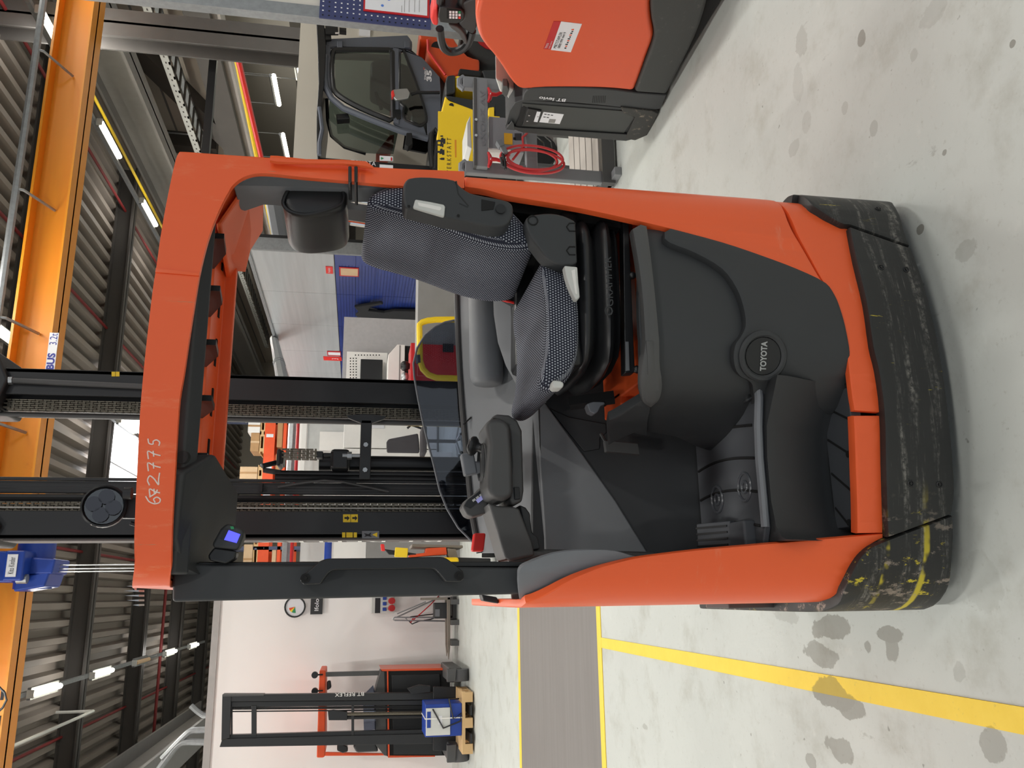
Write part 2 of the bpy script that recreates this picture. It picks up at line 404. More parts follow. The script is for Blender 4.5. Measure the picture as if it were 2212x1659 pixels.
def soft(name, prof, q0, q1, mt, parent, rnd=.05, n=5, bulge=0.0, grow=1.0, shift=(0, 0)):   # upholstered body: profile (p, z) swept along q with rounded ends, UV in metres
    c = V((sum(p[0] for p in prof) / len(prof), sum(p[1] for p in prof) / len(prof)))
    # resample the closed outline smoothly (Chaikin)
    pr = [V(p) for p in prof]
    for _ in range(2):
        o = []
        for i in range(len(pr)):
            a, b = pr[i], pr[(i + 1) % len(pr)]; o += [a * .75 + b * .25, a * .25 + b * .75]
        pr = o
    per = [0]
    for i in range(len(pr)): per.append(per[-1] + (pr[(i + 1) % len(pr)] - pr[i]).length)
    rav = sum((p - c).length for p in pr) / len(pr); rings = []; L = q1 - q0; qs = []
    for i in range(n + 1):
        a = math.pi / 2 * i / n; qs.append((q0 + rnd * (1 - math.sin(a)), rnd * (1 - math.cos(a))))
    qs = qs[::-1]
    mid = [(q0 + rnd + (L - 2 * rnd) * i / 6, 0) for i in range(1, 6)]
    qs = qs + mid + [(q1 - (a - q0), b) for a, b in qs[::-1]]
    mb = MB(); N = len(pr) + 1; mb.uvs = []
    for (q, ins) in qs:
        t = (q - q0) / L; bl = bulge * math.sin(math.pi * t); g = 1 + (grow - 1) * t
        for k in range(N):
            p = pr[k % len(pr)]; d = p - c; l = d.length
            pp = c + d / l * max(.004, l * g * (1 - ins / rav) + bl) + V(shift) * t
            mb.v.append((pp.x, q, pp.y)); mb.uvs.append((per[k], q + ins * .7))
    M = len(qs)
    for i in range(M - 1):
        for k in range(N - 1): mb.f.append((i * N + k, i * N + k + 1, (i + 1) * N + k + 1, (i + 1) * N + k))
    mb.f.append(tuple(range(N - 1))); mb.f.append(tuple((M - 1) * N + k for k in range(N - 1)))
    return obj(name, mb, mt, parent, ang=60)
def chain(name, a, b, w, mt, parent, pitch=.0254, th=.02):   # leaf chain: alternating side plates and pins, one mesh
    a = V(a); b = V(b); d = b - a; L = d.length; d /= L; mb = MB(); n = int(L / pitch)
    sd = V((1, 0, 0)) if abs(d.x) < .5 else V((0, 0, 1)); fr = d.cross(sd)
    for i in range(n):
        c = a + d * (i + .5) * pitch
        for j, xx in enumerate((-.5, -.3, -.1, .1, .3, .5)):
            off = pitch * .5 if (j % 2) else 0
            mb.obox(c + d * off + sd * xx * w, d * pitch * .46, sd * w * .055, fr * th * .5)
        mb.obox(c - d * pitch * .25, d * .0035, sd * w * .58, fr * th * .3)
    return obj(name, mb, mt, parent, smooth=False, fixn=False, kind='stuff')
# ================================================================ FLOOR
STAINS = [  # picture spot, half-size, strength: oil and water marks on the concrete
 (1789, 1358, 34, 22, .5), (1771, 1413, 36, 20, .45), (1760, 1400, 14, 12, .4), (1918, 1372, 26, 12, .5), (1925, 1400, 12, 26, .45), (1874, 1397, 9, 14, .45), (1796, 1500, 40, 30, .55),
 (1836, 1530, 26, 20, .5), (1816, 1618, 30, 24, .45), (1751, 1645, 10, 14, .4), (2141, 1612, 22, 34, .4), (2071, 1455, 12, 22, .2), (1393, 1570, 6, 6, .3),
 (2015, 30, 32, 26, .16), (1733, 92, 12, 36, .2), (1723, 170, 10, 40, .12), (1861, 82, 9, 16, .5), (1715, 320, 10, 16, .18), (1888, 278, 8, 14, .25), (2086, 540, 24, 20, .22), (1742, 262, 8, 20, .14),
 (1825, 232, 7, 12, .2), (2040, 330, 5, 6, .55), (1988, 496, 6, 7, .6), (2187, 95, 4, 5, .6), (1975, 118, 8, 12, .2), (1700, 1330, 26, 16, .2), (2120, 1250, 40, 60, .1)]
def stain_mask(k):
    ge = k.n('ShaderNodeNewGeometry'); sp = k.n('ShaderNodeSeparateXYZ'); k.l(ge, 'Position', sp, 0)
    w1 = k.math('MULTIPLY', k.math('SUBTRACT', k.noise(7.0, 5, .62), .5), .9)
    tot = None
    for (x, y, rx, ry, st) in STAINS:
        c = Z(x, y, 0); a = abs(Z(x + rx, y, 0).y - Z(x - rx, y, 0).y) / 2 + .004; b = abs(Z(x, y + ry, 0).x - Z(x, y - ry, 0).x) / 2 + .004
        dx = k.math('DIVIDE', k.math('SUBTRACT', sp.outputs[0], c.x), b); dy = k.math('DIVIDE', k.math('SUBTRACT', sp.outputs[1], c.y), a)
        d = k.math('SQRT', k.math('ADD', k.math('MULTIPLY', dx, dx), k.math('MULTIPLY', dy, dy)))
        d = k.math('ADD', d, k.math('MULTIPLY', w1, 2.6))
        f = k.math('MULTIPLY', k.ramp(d, 1.08, .96), st)
        tot = f if tot is None else k.math('MAXIMUM', tot, f)
    return tot
def floor_mat():
    k = NT('concrete_floor')
    big = k.noise(.55, 5, .6); med = k.noise(3.2, 6, .68); fine = k.noise(38, 4, .7); sp2 = k.noise(11, 3, .6)
    c = k.mix(big, lin((178, 182, 178)), lin((207, 211, 206)))
    c = k.mix(k.math('MULTIPLY', k.ramp(med, .48, .74), .55), c, lin((160, 160, 150)))
    c = k.mix(k.math('MULTIPLY', k.ramp(fine, .56, .8), .45), c, lin((150, 148, 138)))
    c = k.mix(k.math('MULTIPLY', k.ramp(k.noise(26, 2, .5), .72, .78), .6), c, lin((106, 104, 96)))
    c = k.mix(k.math('MULTIPLY', k.ramp(k.noise(9, 6, .75, stretch=(1, .35, 1)), .64, .72), .4), c, lin((120, 118, 110)))
    c = k.mix(k.math('MULTIPLY', k.ramp(sp2, .6, .8), .25), c, lin((220, 220, 214)))
    c = k.mix(stain_mask(k), c, lin((88, 80, 64))); k.col(c)
    r = k.n('ShaderNodeMapRange'); r.inputs[3].default_value = .38; r.inputs[4].default_value = .62; k.t.links.new(med, r.inputs[0]); k.t.links.new(r.outputs[0], k.b.inputs['Roughness'])
    k.b.inputs['Specular IOR Level'].default_value = .35
    k.bump(fine, .12, .002); return k.m
def line_mat():
    k = NT('floor_line_yellow'); c = k.mix(k.noise(9, 5, .7), lin((232, 196, 40)), lin((246, 214, 74)))
    c = k.mix(k.math('MULTIPLY', k.ramp(k.noise(16, 6, .75), .62, .72), .5), c, lin((170, 150, 70)))
    c = k.mix(k.math('MULTIPLY', k.ramp(k.noise(60, 4, .8), .62, .75), .5), c, lin((150, 140, 90)))
    c = k.mix(stain_mask(k), c, lin((104, 92, 44))); k.col(c); k.b.inputs['Roughness'].default_value = .5; return k.m
def lane_mat():
    k = NT('lane_grey'); c = k.mix(k.noise(6, 5, .6, stretch=(.12, 2.2, 1)), lin((104, 100, 98)), lin((128, 124, 121)))
    k.col(c); k.b.inputs['Roughness'].default_value = .55; return k.m
fl = struct('floor', MB().box((-14, -8, -.2), (20, 42, 0)), floor_mat())
box('painted_lane', (-14, 5.90, 0), (1.6, 8.84, .003), lane_mat(), fl)
LM = line_mat()
box('lane_line', (-14, 8.82, 0), (1.6, 8.93, .005), LM, fl)
box('lane_line', (-14, 5.82, 0), (1.6, 5.92, .005), LM, fl)
a, b, c, d = Z(1298, 1373, 0), Z(1298, 1394, 0), Z(2212, 1538, 0), Z(2212, 1600, 0)
xl = (b.x + d.x) / 2; xr = (a.x + c.x) / 2
box('bay_line', (xl, -2.5, 0), (xr, 5.83, .0045), LM, fl)
# ================================================================ ROOF
DECK = mat('roof_deck', (132, 123, 114), .6, var=.05, nscale=1)
mb = MB(); pts = []; x = -14.0; zd = 7.38
while x < 20:
    pts += [(x, zd), (x + .11, zd), (x + .15, zd + .19), (x + .29, zd + .19)]; x += .33
n = len(pts)
mb.v = [(p, -8, z) for p, z in pts] + [(p, 42, z) for p, z in pts]
mb.f = [(i, i + 1, n + i + 1, n + i) for i in range(n - 1)]
ce = struct('ceiling', mb, DECK, smooth=False)
def ibeam_p(name, q, z0, z1, p0, p1, fl_w, parent, mt):   # I-section along p
    m = MB().box((p0, q, z0), (p1, q + fl_w, z0 + .04)).box((p0, q, z1 - .03), (p1, q + fl_w, z1)).box((p0, q + fl_w / 2 - .02, z0), (p1, q + fl_w / 2 + .02, z1))
    return obj(name, m, mt, parent, smooth=False)
for q in (-.4, 4.4, 9.2, 14.0, 18.8, 23.6, 28.4, 33.2):
    o = ibeam_p('roof_beam', q, 7.0, 7.38, -14, 9.8, .3, None, DARKB); o['kind'] = 'structure'
# hanging lamp trunking along every lamp row
for p in ROWS[1:]:
    box('lamp_trunking', (p - .035, -7, LAMP_Z + .03), (p + .035, 30, LAMP_Z + .10), GALV, ce)
# sky light between two roof beams
wi = struct('window_1', MB().box((2.0, 19.2, 7.30), (5.0, 23.5, 7.34)), SKYL)
for t in (.35, .7): box('glazing_bar', (2.0 + 3.0 * t, 19.2, 7.26), (2.03 + 3.0 * t, 23.5, 7.30), GALV, wi)
# ================================================================ WALLS
wb = struct('wall_back', MB().box((-14, 15.1, 0), (.45, 15.25, 3.92)), WHITE_W)
struct('trim_1', MB().box((-14, 15.06, 3.92), (.47, 15.29, 4.03)), mat('wall_cap', (168, 164, 162), .6), smooth=False)
struct('wall_far', MB().box((-14, 42, 0), (20, 42.2, 9)), BEIGE)
wr = struct('wall_right', MB().box((11.6, -8, P(440, 70, 11.6).z), (11.75, 42, 7.38)), mat('wall_panel_beige', (206, 196, 184), .8, var=.03, nscale=.6))
struct('wall_bay', MB().box((19.8, -8, 0), (20, 42, 7.38)), BEIGE)
struct('wall_left', MB().box((-14.2, -8, 0), (-14, 42, 9)), BEIGE)
for z in (5.3, 5.9, 6.5): box('panel_joint', (11.593, -8, z), (11.6, 42, z + .05), MGREY, wr)
# runway beam and braces along the right bay
rb = MB().box((9.8, -8, 6.2), (10.3, 42, 6.26)).box((10.03, -8, 6.2), (10.08, 42, 7.0)).box((9.8, -8, 6.95), (10.3, 42, 7.0))
ry = struct('runway_beam', rb, MGREY, smooth=False)
def pin(name, pts2, w, h, mt, parent): 
    m = MB()
    for a, b in zip(pts2, pts2[1:]): m.bar(a, b, w, h)
    return obj(name, m, mt, parent, smooth=False)
BP = 11.45
pin('wall_brace', [P(225, 30, BP), P(505, 310, BP)], .42, .42, DGREY, wr)
pin('wall_brace', [P(352, 300, BP), P(470, 312, BP)], .5, .4, DGREY, wr)
a = P(440, 70, BP); b = P(535, 330, BP); pin('wall_rail', [(BP, -6, (a.z + b.z) / 2), (BP, 42, (a.z + b.z) / 2)], .35, .62, mat('pale_steel', (172, 166, 160), .6, var=.05), wr)
z_ = P(432, 120, BP - .2).z; pin('wall_rail', [(BP - .2, -6, z_ - .2), (BP - .2, 42, z_ - .2)], .3, .5, DGREY, wr)
for dz_ in (-1.3, -1.9, -2.6): pin('wall_rail', [(BP + 4, -6, (a.z + b.z) / 2 + dz_), (BP + 4, 42, (a.z + b.z) / 2 + dz_)], .2, .5, DARKB, wr)
# perforated cable tray along the runway
a = P(322, 0, 10.9); b = P(442, 330, 10.9); tz = (a.z + b.z) / 2
tr = thing('cable_tray', 'pale perforated cable tray running along the hall above the orange pillar', 'tray', (10.9, 12, tz))
obj('tray_side', MB().box((10.6, 2, tz - .06), (10.63, 36, tz + .09)), GREYL, tr); obj('tray_side', MB().box((11.15, 2, tz - .06), (11.18, 36, tz + .09)), GALV, tr)
m_ = MB(); h_ = MB()
for i in range(68): m_.box((10.6, 2.2 + i * .5, tz - .06), (11.18, 2.3 + i * .5, tz - .03))
for i in range(170): h_.box((10.598, 2.1 + i * .2, tz), (10.6, 2.16 + i * .2, tz + .03))
obj('tray_rung', m_, DGREY, tr, kind='stuff', smooth=False); obj('tray_hole', h_, DGREY, tr, kind='stuff', smooth=False)
for q in (9.5, 14.2, 19, 24): obj('tray_hanger', MB().cyl((10.9, q, tz), (10.9, q, 7.38), .02, 6), GALV, tr)
# column of the hall frame
cq = 12.0; c0, c1, _, _ = rq(300, 42, 640, 98, cq)
co = MB().box((c0, cq, 0), (c1, cq + .03, 8)).box((c0, cq + .37, 0), (c1, cq + .4, 8)).box(((c0 + c1) / 2 - .02, cq, 0), ((c0 + c1) / 2 + .02, cq + .4, 8))
struct('wall_column', co, mat('column_grey', (108, 105, 102), .55), smooth=False)
# ================================================================ CEILING LAMPS
k = 0
ROWN = {-6.23: 'far left', -1.35: 'left', 3.53: 'middle', 8.36: 'right'}
ORD = {8.4: 'nearest', 11.4: 'second', 14.4: 'third', 17.5: 'fourth', 20.6: 'fifth', 23.7: 'sixth', 27.0: 'last'}
base_lamp = None
for p in ROWS[1:5]:
    for q in TUBE_Q[3:]:
        out = (p == -1.35 and q == 20.6)
        seen = {-1.35: 14, 8.36: 11, 3.53: 11, -6.23: 99}[p] <= q
        if not seen and q > 9: continue
        if p == -6.23: continue
        lb = ('unlit tube lamp, the dark one in the left row under the roof beams' if out else '%s lit white tube lamp of the %s ceiling row, counted into the hall' % (ORD[q], ROWN[p]))
        t = thing('ceiling_lamp', lb, 'lamp', (p, q, LAMP_Z), 'tube lamps under the roof')
        box('housing', (p - .09, q, LAMP_Z - .02), (p + .09, q + 1.25, LAMP_Z + .03), GALV, t)
        obj('tube', MB().tube([(p, q + .02, LAMP_Z - .045), (p, q + 1.23, LAMP_Z - .045)], .045, 8), CARD2 if out else TUBE, t)
        box('end_cap', (p - .06, q - .03, LAMP_Z - .07), (p + .06, q, LAMP_Z + .03), GREYL, t)
# three lamps of the neighbouring hall, seen over the cab
for i, (x0, y0, x1, y1) in enumerate([(591, 163, 603, 226), (642, 120, 650, 172), (611, 290, 622, 342)]):
    a, b = P(x0, y0, 13.4), P(x1, y1, 13.4)
    t = thing('hall_lamp', ['lit tube lamp of the far hall nearest the roof beams above the dark cab', 'lit tube lamp of the far hall highest on the right above the dark cab', 'lit tube lamp of the far hall just beside the orange pillar'][i], 'lamp', a, 'tube lamps of the far hall')
    obj('tube', MB().tube([a, b], .06, 8), TUBE, t); obj('housing', MB().tube([a + V((0, 0, .08)), b + V((0, 0, .08))], .05, 6), GALV, t)
    for e_ in (a, b): obj('hanger', MB().cyl(e_ + V((0, 0, .08)), (e_.x, e_.y, 7.4), .012, 5), GALV, t)
# ================================================================ PIPES UNDER THE ROOF
def pipe(name, label, pts, r, mt, cat='pipe', **kw): return tag(obj(name, MB().tube(pts, r, 8), mt), label, cat, **kw)
pipe('gas_pipe', 'thin yellow pipe under the roof deck beside the right lamp row', [(9.0, -4, 6.7), (9.0, 30, 6.7)], .03, YEL)
pipe('sprinkler_pipe', 'dark red sprinkler pipe between the ceiling ribs near the yellow pipe', [(8.75, -4, 7.2), (8.75, 30, 7.2)], .03, RED_D)
pipe('sprinkler_pipe', 'red sprinkler pipe crossing between the roof beams left of the mast', [(1.0, -4, 7.33), (1.0, 40, 7.33)], .03, RED_D)
pipe('sprinkler_pipe', 'red sprinkler pipe under the deck in the middle of the hall', [(5.9, -4, 7.33), (5.9, 40, 7.33)], .03, RED_D)
pipe('sprinkler_pipe', 'red sprinkler pipe under the deck at far left above the white wall', [(-2.6, -4, 7.33), (-2.6, 40, 7.33)], .03, RED_D)
pipe('cross_pipe', 'red pipe running across the hall behind the far roof beam', [(-14, 25.2, 6.9), (1.5, 25.2, 6.9)], .04, RED_D)
pipe('conduit', 'pale conduit pipe sloping past the second roof beam at far left', [(-2.1, 12, 6.7), (-2.1, 18.6, 6.7), (-2.1, 18.6, 7.4)], .03, GREYL)
a, b = P(500, 66, 10.4), P(562, 330, 10.4)
pipe('sprinkler_pipe', 'bright red pipe beside a yellow one on the far right bay', [a, b + (b - a) * ((42 - b.y) / (b.y - a.y))], .06, REDB)
a, b = P(497, 66, 10.7), P(552, 330, 10.7)
pipe('gas_pipe', 'yellow pipe beside the bright red pipe on the far right bay', [a, b + (b - a) * ((42 - b.y) / (b.y - a.y))], .05, YEL)
# steel runway at far left under the roof, with galvanised ducts
struct('runway_beam', MB().box((-3.9, -6, 5.7), (-3.2, 30, 5.78)).box((-3.6, -6, 5.78), (-3.5, 30, 6.5)).box((-3.9, -6, 6.5), (-3.2, 30, 6.56)), MGREY, smooth=False)
DQ_ = 15.5
for px, lab in (([(470, 1576), (430, 1577), (412, 1578), (398, 1590), (350, 1640)], 'shiny ventilation duct bending over the white wall, the right one of two'), ([(470, 1604), (425, 1603), (400, 1602), (385, 1608), (372, 1622), (330, 1680)], 'shiny ventilation duct bending over the white wall, the left one of two')):
    pth = [Q(x, y, DQ_) for x, y in px]
    for _ in range(2): pth = [pth[0]] + [v for a, b in zip(pth, pth[1:]) for v in (a * .75 + b * .25, a * .25 + b * .75)] + [pth[-1]]
    pipe('air_duct', lab, [(pth[0].x, DQ_, 0)] + pth, .052, GALV, 'duct')
pth = [Q(x, y, DQ_) for x, y in [(470, 1547), (438, 1545), (425, 1536), (412, 1524)]]
pipe('air_duct', 'short galvanised duct stub above the white wall by the runway beam', [(pth[0].x, DQ_, 0)] + pth, .045, GALV, 'duct')
# ================================================================ CRANE
cq = 10.12; cz = 5.30
t = thing('bridge_crane', 'orange overhead crane bridge spanning the hall under the roof', 'crane', (3, cq, cz))
obj('girder', MB().box((-9, cq + .18, cz), (9.7, cq + .22, cz + .42)).box((-9, cq, cz), (9.7, cq + .42, cz + .025)).box((-9, cq, cz + .42), (9.7, cq + .42, cz + .45)), CRANE, t, smooth=False)
for i, p in enumerate((-5, -1.6, 1.9, 3.1, 4.7, 6.6, 8.4)):
    obj('cable_bracket', MB().tube([(p, cq + .16, cz + .2), (p + .05, cq - .25, cz + .42), (p + .05, cq - .28, cz + .5)], .018, 6), GALV, t)
obj('conduit', MB().tube([(-9, cq - .26, cz + .5), (9.7, cq - .26, cz + .5)], .045, 8), GALV, t)
box('end_carriage', (9.5, cq - .5, cz + .1), (9.8, cq + 1.1, cz + .5), CRANE, t)
b = rq(97, 719, 117, 900, cq)
pl = box('rating_plate', (b[0], cq - .012, b[2]), (b[1], cq - .004, b[3]), PAPER, t)
BLU2 = mat('print_blue', (44, 50, 140), .6, var=0)
zc_ = (b[2] + b[3]) / 2; c3 = Q(107, 733, cq); c4 = Q(104, 789, cq)
txt('lettering', '3.2t', (c3.x, cq - .013, zc_), (1, 0, 0), (0, 0, 1), BLU2, pl, h=.08, wd=.14); txt('lettering', 'ABUS', (c4.x, cq - .013, zc_), (1, 0, 0), (0, 0, 1), BLU2, pl, h=.085, wd=.29, bold=.04)
for y in (1500, 1555):
    pp = Q(45, y, cq)
    obj('label_mark', MB().box((pp.x - .05, cq - .004, cz + .02), (pp.x + .05, cq, cz + .05)), INK, t)
for i in range(5):
    p0 = -.6 - i * .75
    obj('festoon_cable', MB().tube([(p0 - .75 * s, cq - .25, cz + .45 - .55 * math.sin(math.pi * s)) for s in [j / 10 for j in range(11)]], .012, 6), BLACK, t)
# hoist
hq = cq - .15; h0, h1, hz0, hz1 = rq(10, 1180, 108, 1268, hq)
t = thing('crane_hoist', 'blue rope hoist hanging from the orange crane bridge', 'hoist', ((h0 + h1) / 2, hq, hz0))
obj('gear_case', MB().box((h0 + .06, hq - .3, hz0 + .16), (h1 - .06, hq + .05, hz1 - .1)), BLUE, t, bevel=.02)
obj('rope_drum', MB().cyl((h0 - .02, hq + .2, hz0 + .22), (h1 + .05, hq + .2, hz0 + .22), .19, 18), BLUE, t)
obj('drum_guard', MB().prism([(h0 - .05, hq - .1, hz0 + .3), (h0 + .0, hq - .1, hz0 + .0), (h0 + .16, hq - .1, hz0 - .04), (h0 + .1, hq - .1, hz0 + .3)], (0, .5, 0)), BLUE, t, bevel=.02)
obj('drum_guard', MB().prism([(h1 - .12, hq - .1, hz0 + .2), (h1 - .14, hq - .1, hz0 - .08), (h1 - .3, hq - .1, hz0 - .06), (h1 - .3, hq - .1, hz0 + .2)], (0, .5, 0)), BLUE, t, bevel=.02)
pl = box('name_plate', (h0 + .1, hq - .312, hz0 + .22), (h1 - .1, hq - .304, hz0 + .32), PAPER, t)
txt('lettering', 'Kito Kinder', ((h0 + h1) / 2, hq - .313, hz0 + .27), (1, 0, 0), (0, 0, 1), INK, pl, h=.055, wd=h1 - h0 - .26)
obj('warning_triangle', MB().prism([((h0 + h1) / 2 - .05, hq - .305, hz0 + .42), ((h0 + h1) / 2 + .05, hq - .305, hz0 + .42), ((h0 + h1) / 2, hq - .305, hz0 + .51)], (0, .004, 0)), PAPER, t, smooth=False)
obj('cable_gland', MB().cyl((h0 + .08, hq - .2, hz0 + .14), (h0 + .08, hq - .2, hz0 + .24), .05, 10), GALV, t)
obj('trolley_frame', MB().box((h0 + .05, hq - .05, hz1 - .12), (h1 - .05, cq + .6, hz1 + .1)), BLUE, t, bevel=.02)
for x, dx in ((h0 + .16, 0), (h1 - .24, 0), (h1 - .2, 0)): obj('rope', MB().tube([(x, hq + .1, hz0 + .2), (x + dx, hq + .1, .9)], .007, 5), STEEL, t)
obj('hook_block', MB().box((h0 + .12, hq, .5), (h1 - .15, hq + .2, .95)), YELLOW, t, bevel=.03)
obj('supply_cable', MB().tube([(h1, hq - .1, hz1), (h1 + .2, hq - .2, hz1 - .1), (h0 + .2, hq - .32, hz0 + .6), (h0, hq - .3, hz0 + .5)], .012, 6), BLACK, t)
# ================================================================ THE REACH TRUCK
T = thing('reach_truck', 'large orange and black reach truck with fabric seat in the foreground', 'forklift', (.58, 2.6, 0))
# plan line of the rear skin: left flank, rounded corner, slightly bowed rear, rounded corner, right flank
RR = 1.85; PX = .585; QX = 2.055
def rear(p): return QX + RR - math.sqrt(RR * RR - (p - PX) ** 2)
def skin(pl, pr, r, dq=0.0):
    pts = [(pl, 3.05), (pl, 2.6)]
    ql = rear(pl + r) + dq; qr = rear(pr - r) + dq
    pts += [(pl, ql + r + .1)] + arc((pl + r, ql + r), r, 180, 262, 9)
    m = 24
    pts += [(pl + r + .02 + (pr - pl - 2 * r - .04) * i / m, rear(pl + r + .02 + (pr - pl - 2 * r - .04) * i / m) + dq) for i in range(m + 1)]
    pts += arc((pr - r, qr + r), r, 278, 360, 9) + [(pr, qr + r + .1), (pr, 2.6), (pr, 3.05)]
    return Shell(pts)
BODY = skin(-.035, 1.205, .15)
BUMP = skin(-.05, 1.22, .16, -.012)
S_END = BODY.S[-1]
# --- bumper
bmp = BUMP.panel('bumper', [(1914, 1160), (1911, 1100), (1908, 1000), (1905, 890), (1893, 800), (1881, 750), (1868, 660), (1846, 567), (1832, 494), (1963, 540), (1985, 600), (2012, 700), (2031, 800), (2044, 900), (2053, 1000), (2056, 1060), (2050, 1110)], BUMPER, T, .012, .04, .008)
BUMP.panel('bumper_corner', [('sz', .02, .05), ('sz', .02, .43), ('sz', .70, .43), (1806, 1298), (1817, 1275), (1831, 1245), (1842, 1222), (1856, 1200), (1878, 1181), (1917, 1164), (2052, 1113), (2054, 1160), (2050, 1220), (2044, 1262)], BUMPER, T, .012, .04, .008)
BUMP.panel('bumper_corner', [(1713, 417), (1724, 427), (1747, 445), (1769, 461), (1795, 477), (1819, 489), (1833, 490), (1961, 535), (1945, 490), (1930, 452), (1922, 440), ('sz', BUMP.S[-1] - .02, .05), ('sz', BUMP.S[-1] - .02, .36), ('sz', BUMP.S[-1] - .72, .36)], BUMPER, T, .012, .04, .008)
for x, y in ((1898, 582), (1952, 587), (1961, 1044), (2023, 1046), (1893, 458)):
    s_, z_ = BUMP.hit(x, y); a2 = BUMP.at(s_, .013); n2 = (BUMP.at(s_, 1.0) - BUMP.at(s_, 0)).normalized()
    c3 = V((a2.x, a2.y, z_)); n3 = V((n2.x, n2.y, 0))
    obj('bolt', MB().tube([c3 + n3 * .0 + V((.008 * math.cos(i * .6283) * n2.y * -1, .008 * math.cos(i * .6283) * n2.x, .008 * math.sin(i * .6283))) for i in range(10)], .002, 5, closed=True).cyl(c3, c3 + n3 * .002, .004, 8), BLACK_S, bmp)
# dark chassis core behind the panels
core = MB().box((.0, 2.2, .06), (1.17, 3.0, .30)).box((.56, 2.24, .3), (1.15, 2.66, .62)).box((1.15, 2.36, .3), (1.17, 2.75, 1.35))
obj('chassis', core, VOID, T)
# --- orange skirt, front piece, right flank and left corner panel
BODY.panel('skirt_panel', [(1655, 412), (1669, 420), (1690, 445), (1720, 500), (1752, 560), (1781, 613), (1790, 622), (1801, 640), (1812, 667), (1823, 705), (1833, 790), (1840, 850), (1846, 887), (1901, 891), (1899, 800), (1889, 750), (1875, 655), (1854, 567), (1836, 492), (1819, 485), (1795, 473), (1769, 457), (1747, 441), (1724, 423), (1711, 412), ('sz', S_END - .7, .40), ('sz', S_END - .02, .40), ('sz', S_END - .02, .48), ('sz', S_END - .7, .48)], ORANGE, T, 0, .02, .006)
BODY.panel('skirt_panel', [(1844, 897), (1848, 1000), (1851, 1080), (1852, 1153), (1908, 1152), (1907, 1080), (1905, 1000), (1901, 897)], ORANGE, T, 0, .03, .008)
BODY.panel('flank_panel', [(1004, 405), (1050, 412), (1094, 424), (1170, 437), (1250, 451), (1339, 470), (1430, 491), (1556, 525), (1646, 555), (1720, 583), (1776, 612), (1760, 586), (1728, 530), (1700, 477), (1675, 437), (1654, 419), (1640, 415), ('sz', S_END - .74, .495), ('sz', S_END - .02, .495), ('sz', S_END - .02, 1.40), ('sz', S_END - .74, 1.45), (1004, 372)], ORANGE, T, .004, .022, .006)
BODY.panel('corner_panel', [(1908, 1153), (1760, 1166), (1620, 1178), (1500, 1189), (1389, 1203), (1346, 1212), (1294, 1227), (1240, 1249), (1203, 1269), (1167, 1290), (1150, 1298), (1135, 1303), ('sz', .70, 1.275), ('sz', .02, 1.29), ('sz', .02, .44), ('sz', .70, .44), (1810, 1298), (1822, 1272), (1834, 1246), (1846, 1222), (1860, 1198), (1882, 1176), (1908, 1162)], ORANGE, T, 0, .022, .006)
# left flank strip of the battery bay
box('side_strip', (-.052, 2.45, .42), (-.036, 2.62, .58), GREYD, T, .004)
# --- pedestal with the maker's badge
def rearp(p): return rear(p) + .004
PED = Shell([(1.16, rearp(1.16))][:0] + [(.415, 2.62), (.425, 2.46), (.45, 2.33), (.485, 2.22), (.525, 2.15), (.57, 2.105), (.615, 2.078)] + [(.66 + i * .05, rearp(.66 + i * .05)) for i in range(11)])
ped_top = PED.S[2]
PED.panel('pedestal', [(1384, 487), (1430, 492), (1556, 526), (1646, 556), (1720, 584), (1781, 614), (1801, 641), (1812, 668), (1823, 706), (1833, 790), (1840, 850), (1845, 889), (1800, 893), (1680, 893), (1640, 912), (1600, 985), (1545, 983), (1509, 974), (1461, 952), (1398, 941), (1400, 900), (1404, 876), (1386, 862), (1386, 760), (1382, 640)], BLACK, T, -.012, .02, .004)
low = PED.panel('lower_cover', [(1496, 550), (1556, 585), (1586, 625), (1601, 665), (1606, 705), (1596, 728), (1584, 745), (1580, 770), (1584, 795), (1596, 812), (1612, 820), (1621, 830), (1624, 870), (1618, 893), (1604, 920), (1575, 952), (1545, 980), (1601, 985), (1645, 910), (1680, 892), (1800, 892), (1844, 889), (1840, 850), (1833, 790), (1823, 706), (1812, 668), (1801, 641), (1781, 614), (1720, 584), (1646, 556), (1556, 526), (1446, 497), (1432, 505), (1432, 520), (1445, 530)], BLACK, T, .012, .024, .011)
PED.panel('top_rim', [(1363, 498), (1381, 488), (1396, 492), (1420, 700), (1424, 780), (1430, 830), (1424, 858), (1404, 877), (1385, 863), (1382, 807), (1390, 739), (1382, 620)], GREYD, T, .012, .03, .012)
PED.panel('rim_cover', [(1392, 738), (1407, 738), (1410, 800), (1396, 806)], GREYD, T, .014, .01, .003)
s_, z_ = PED.hit(1643, 769); bc = PED.at(s_, .012); n2 = (PED.at(s_, 1.0) - PED.at(s_, 0)).normalized(); tx = V((-n2.y, n2.x, 0)) if n2.y < 0 else V((n2.y, -n2.x, 0))
n3 = V((n2.x, n2.y, 0)); bc = V((bc.x, bc.y, z_)); zu = V((0, 0, 1))
def ring(c, r, k=28): return [c + tx * r * math.cos(2 * math.pi * i / k) + zu * r * math.sin(2 * math.pi * i / k) for i in range(k)]
bad = obj('badge', MB().cyl(bc, bc + n3 * .004, .052, 28), BLACK_S, T)
obj('badge_ring', MB().tube(ring(bc, .063), .010, 8, closed=True), BLACK, bad)
txt('lettering', 'TOYOTA', bc + n3 * .005, tx, zu, STEEL, bad, h=.019, wd=.083, depth=.001, bold=.035)
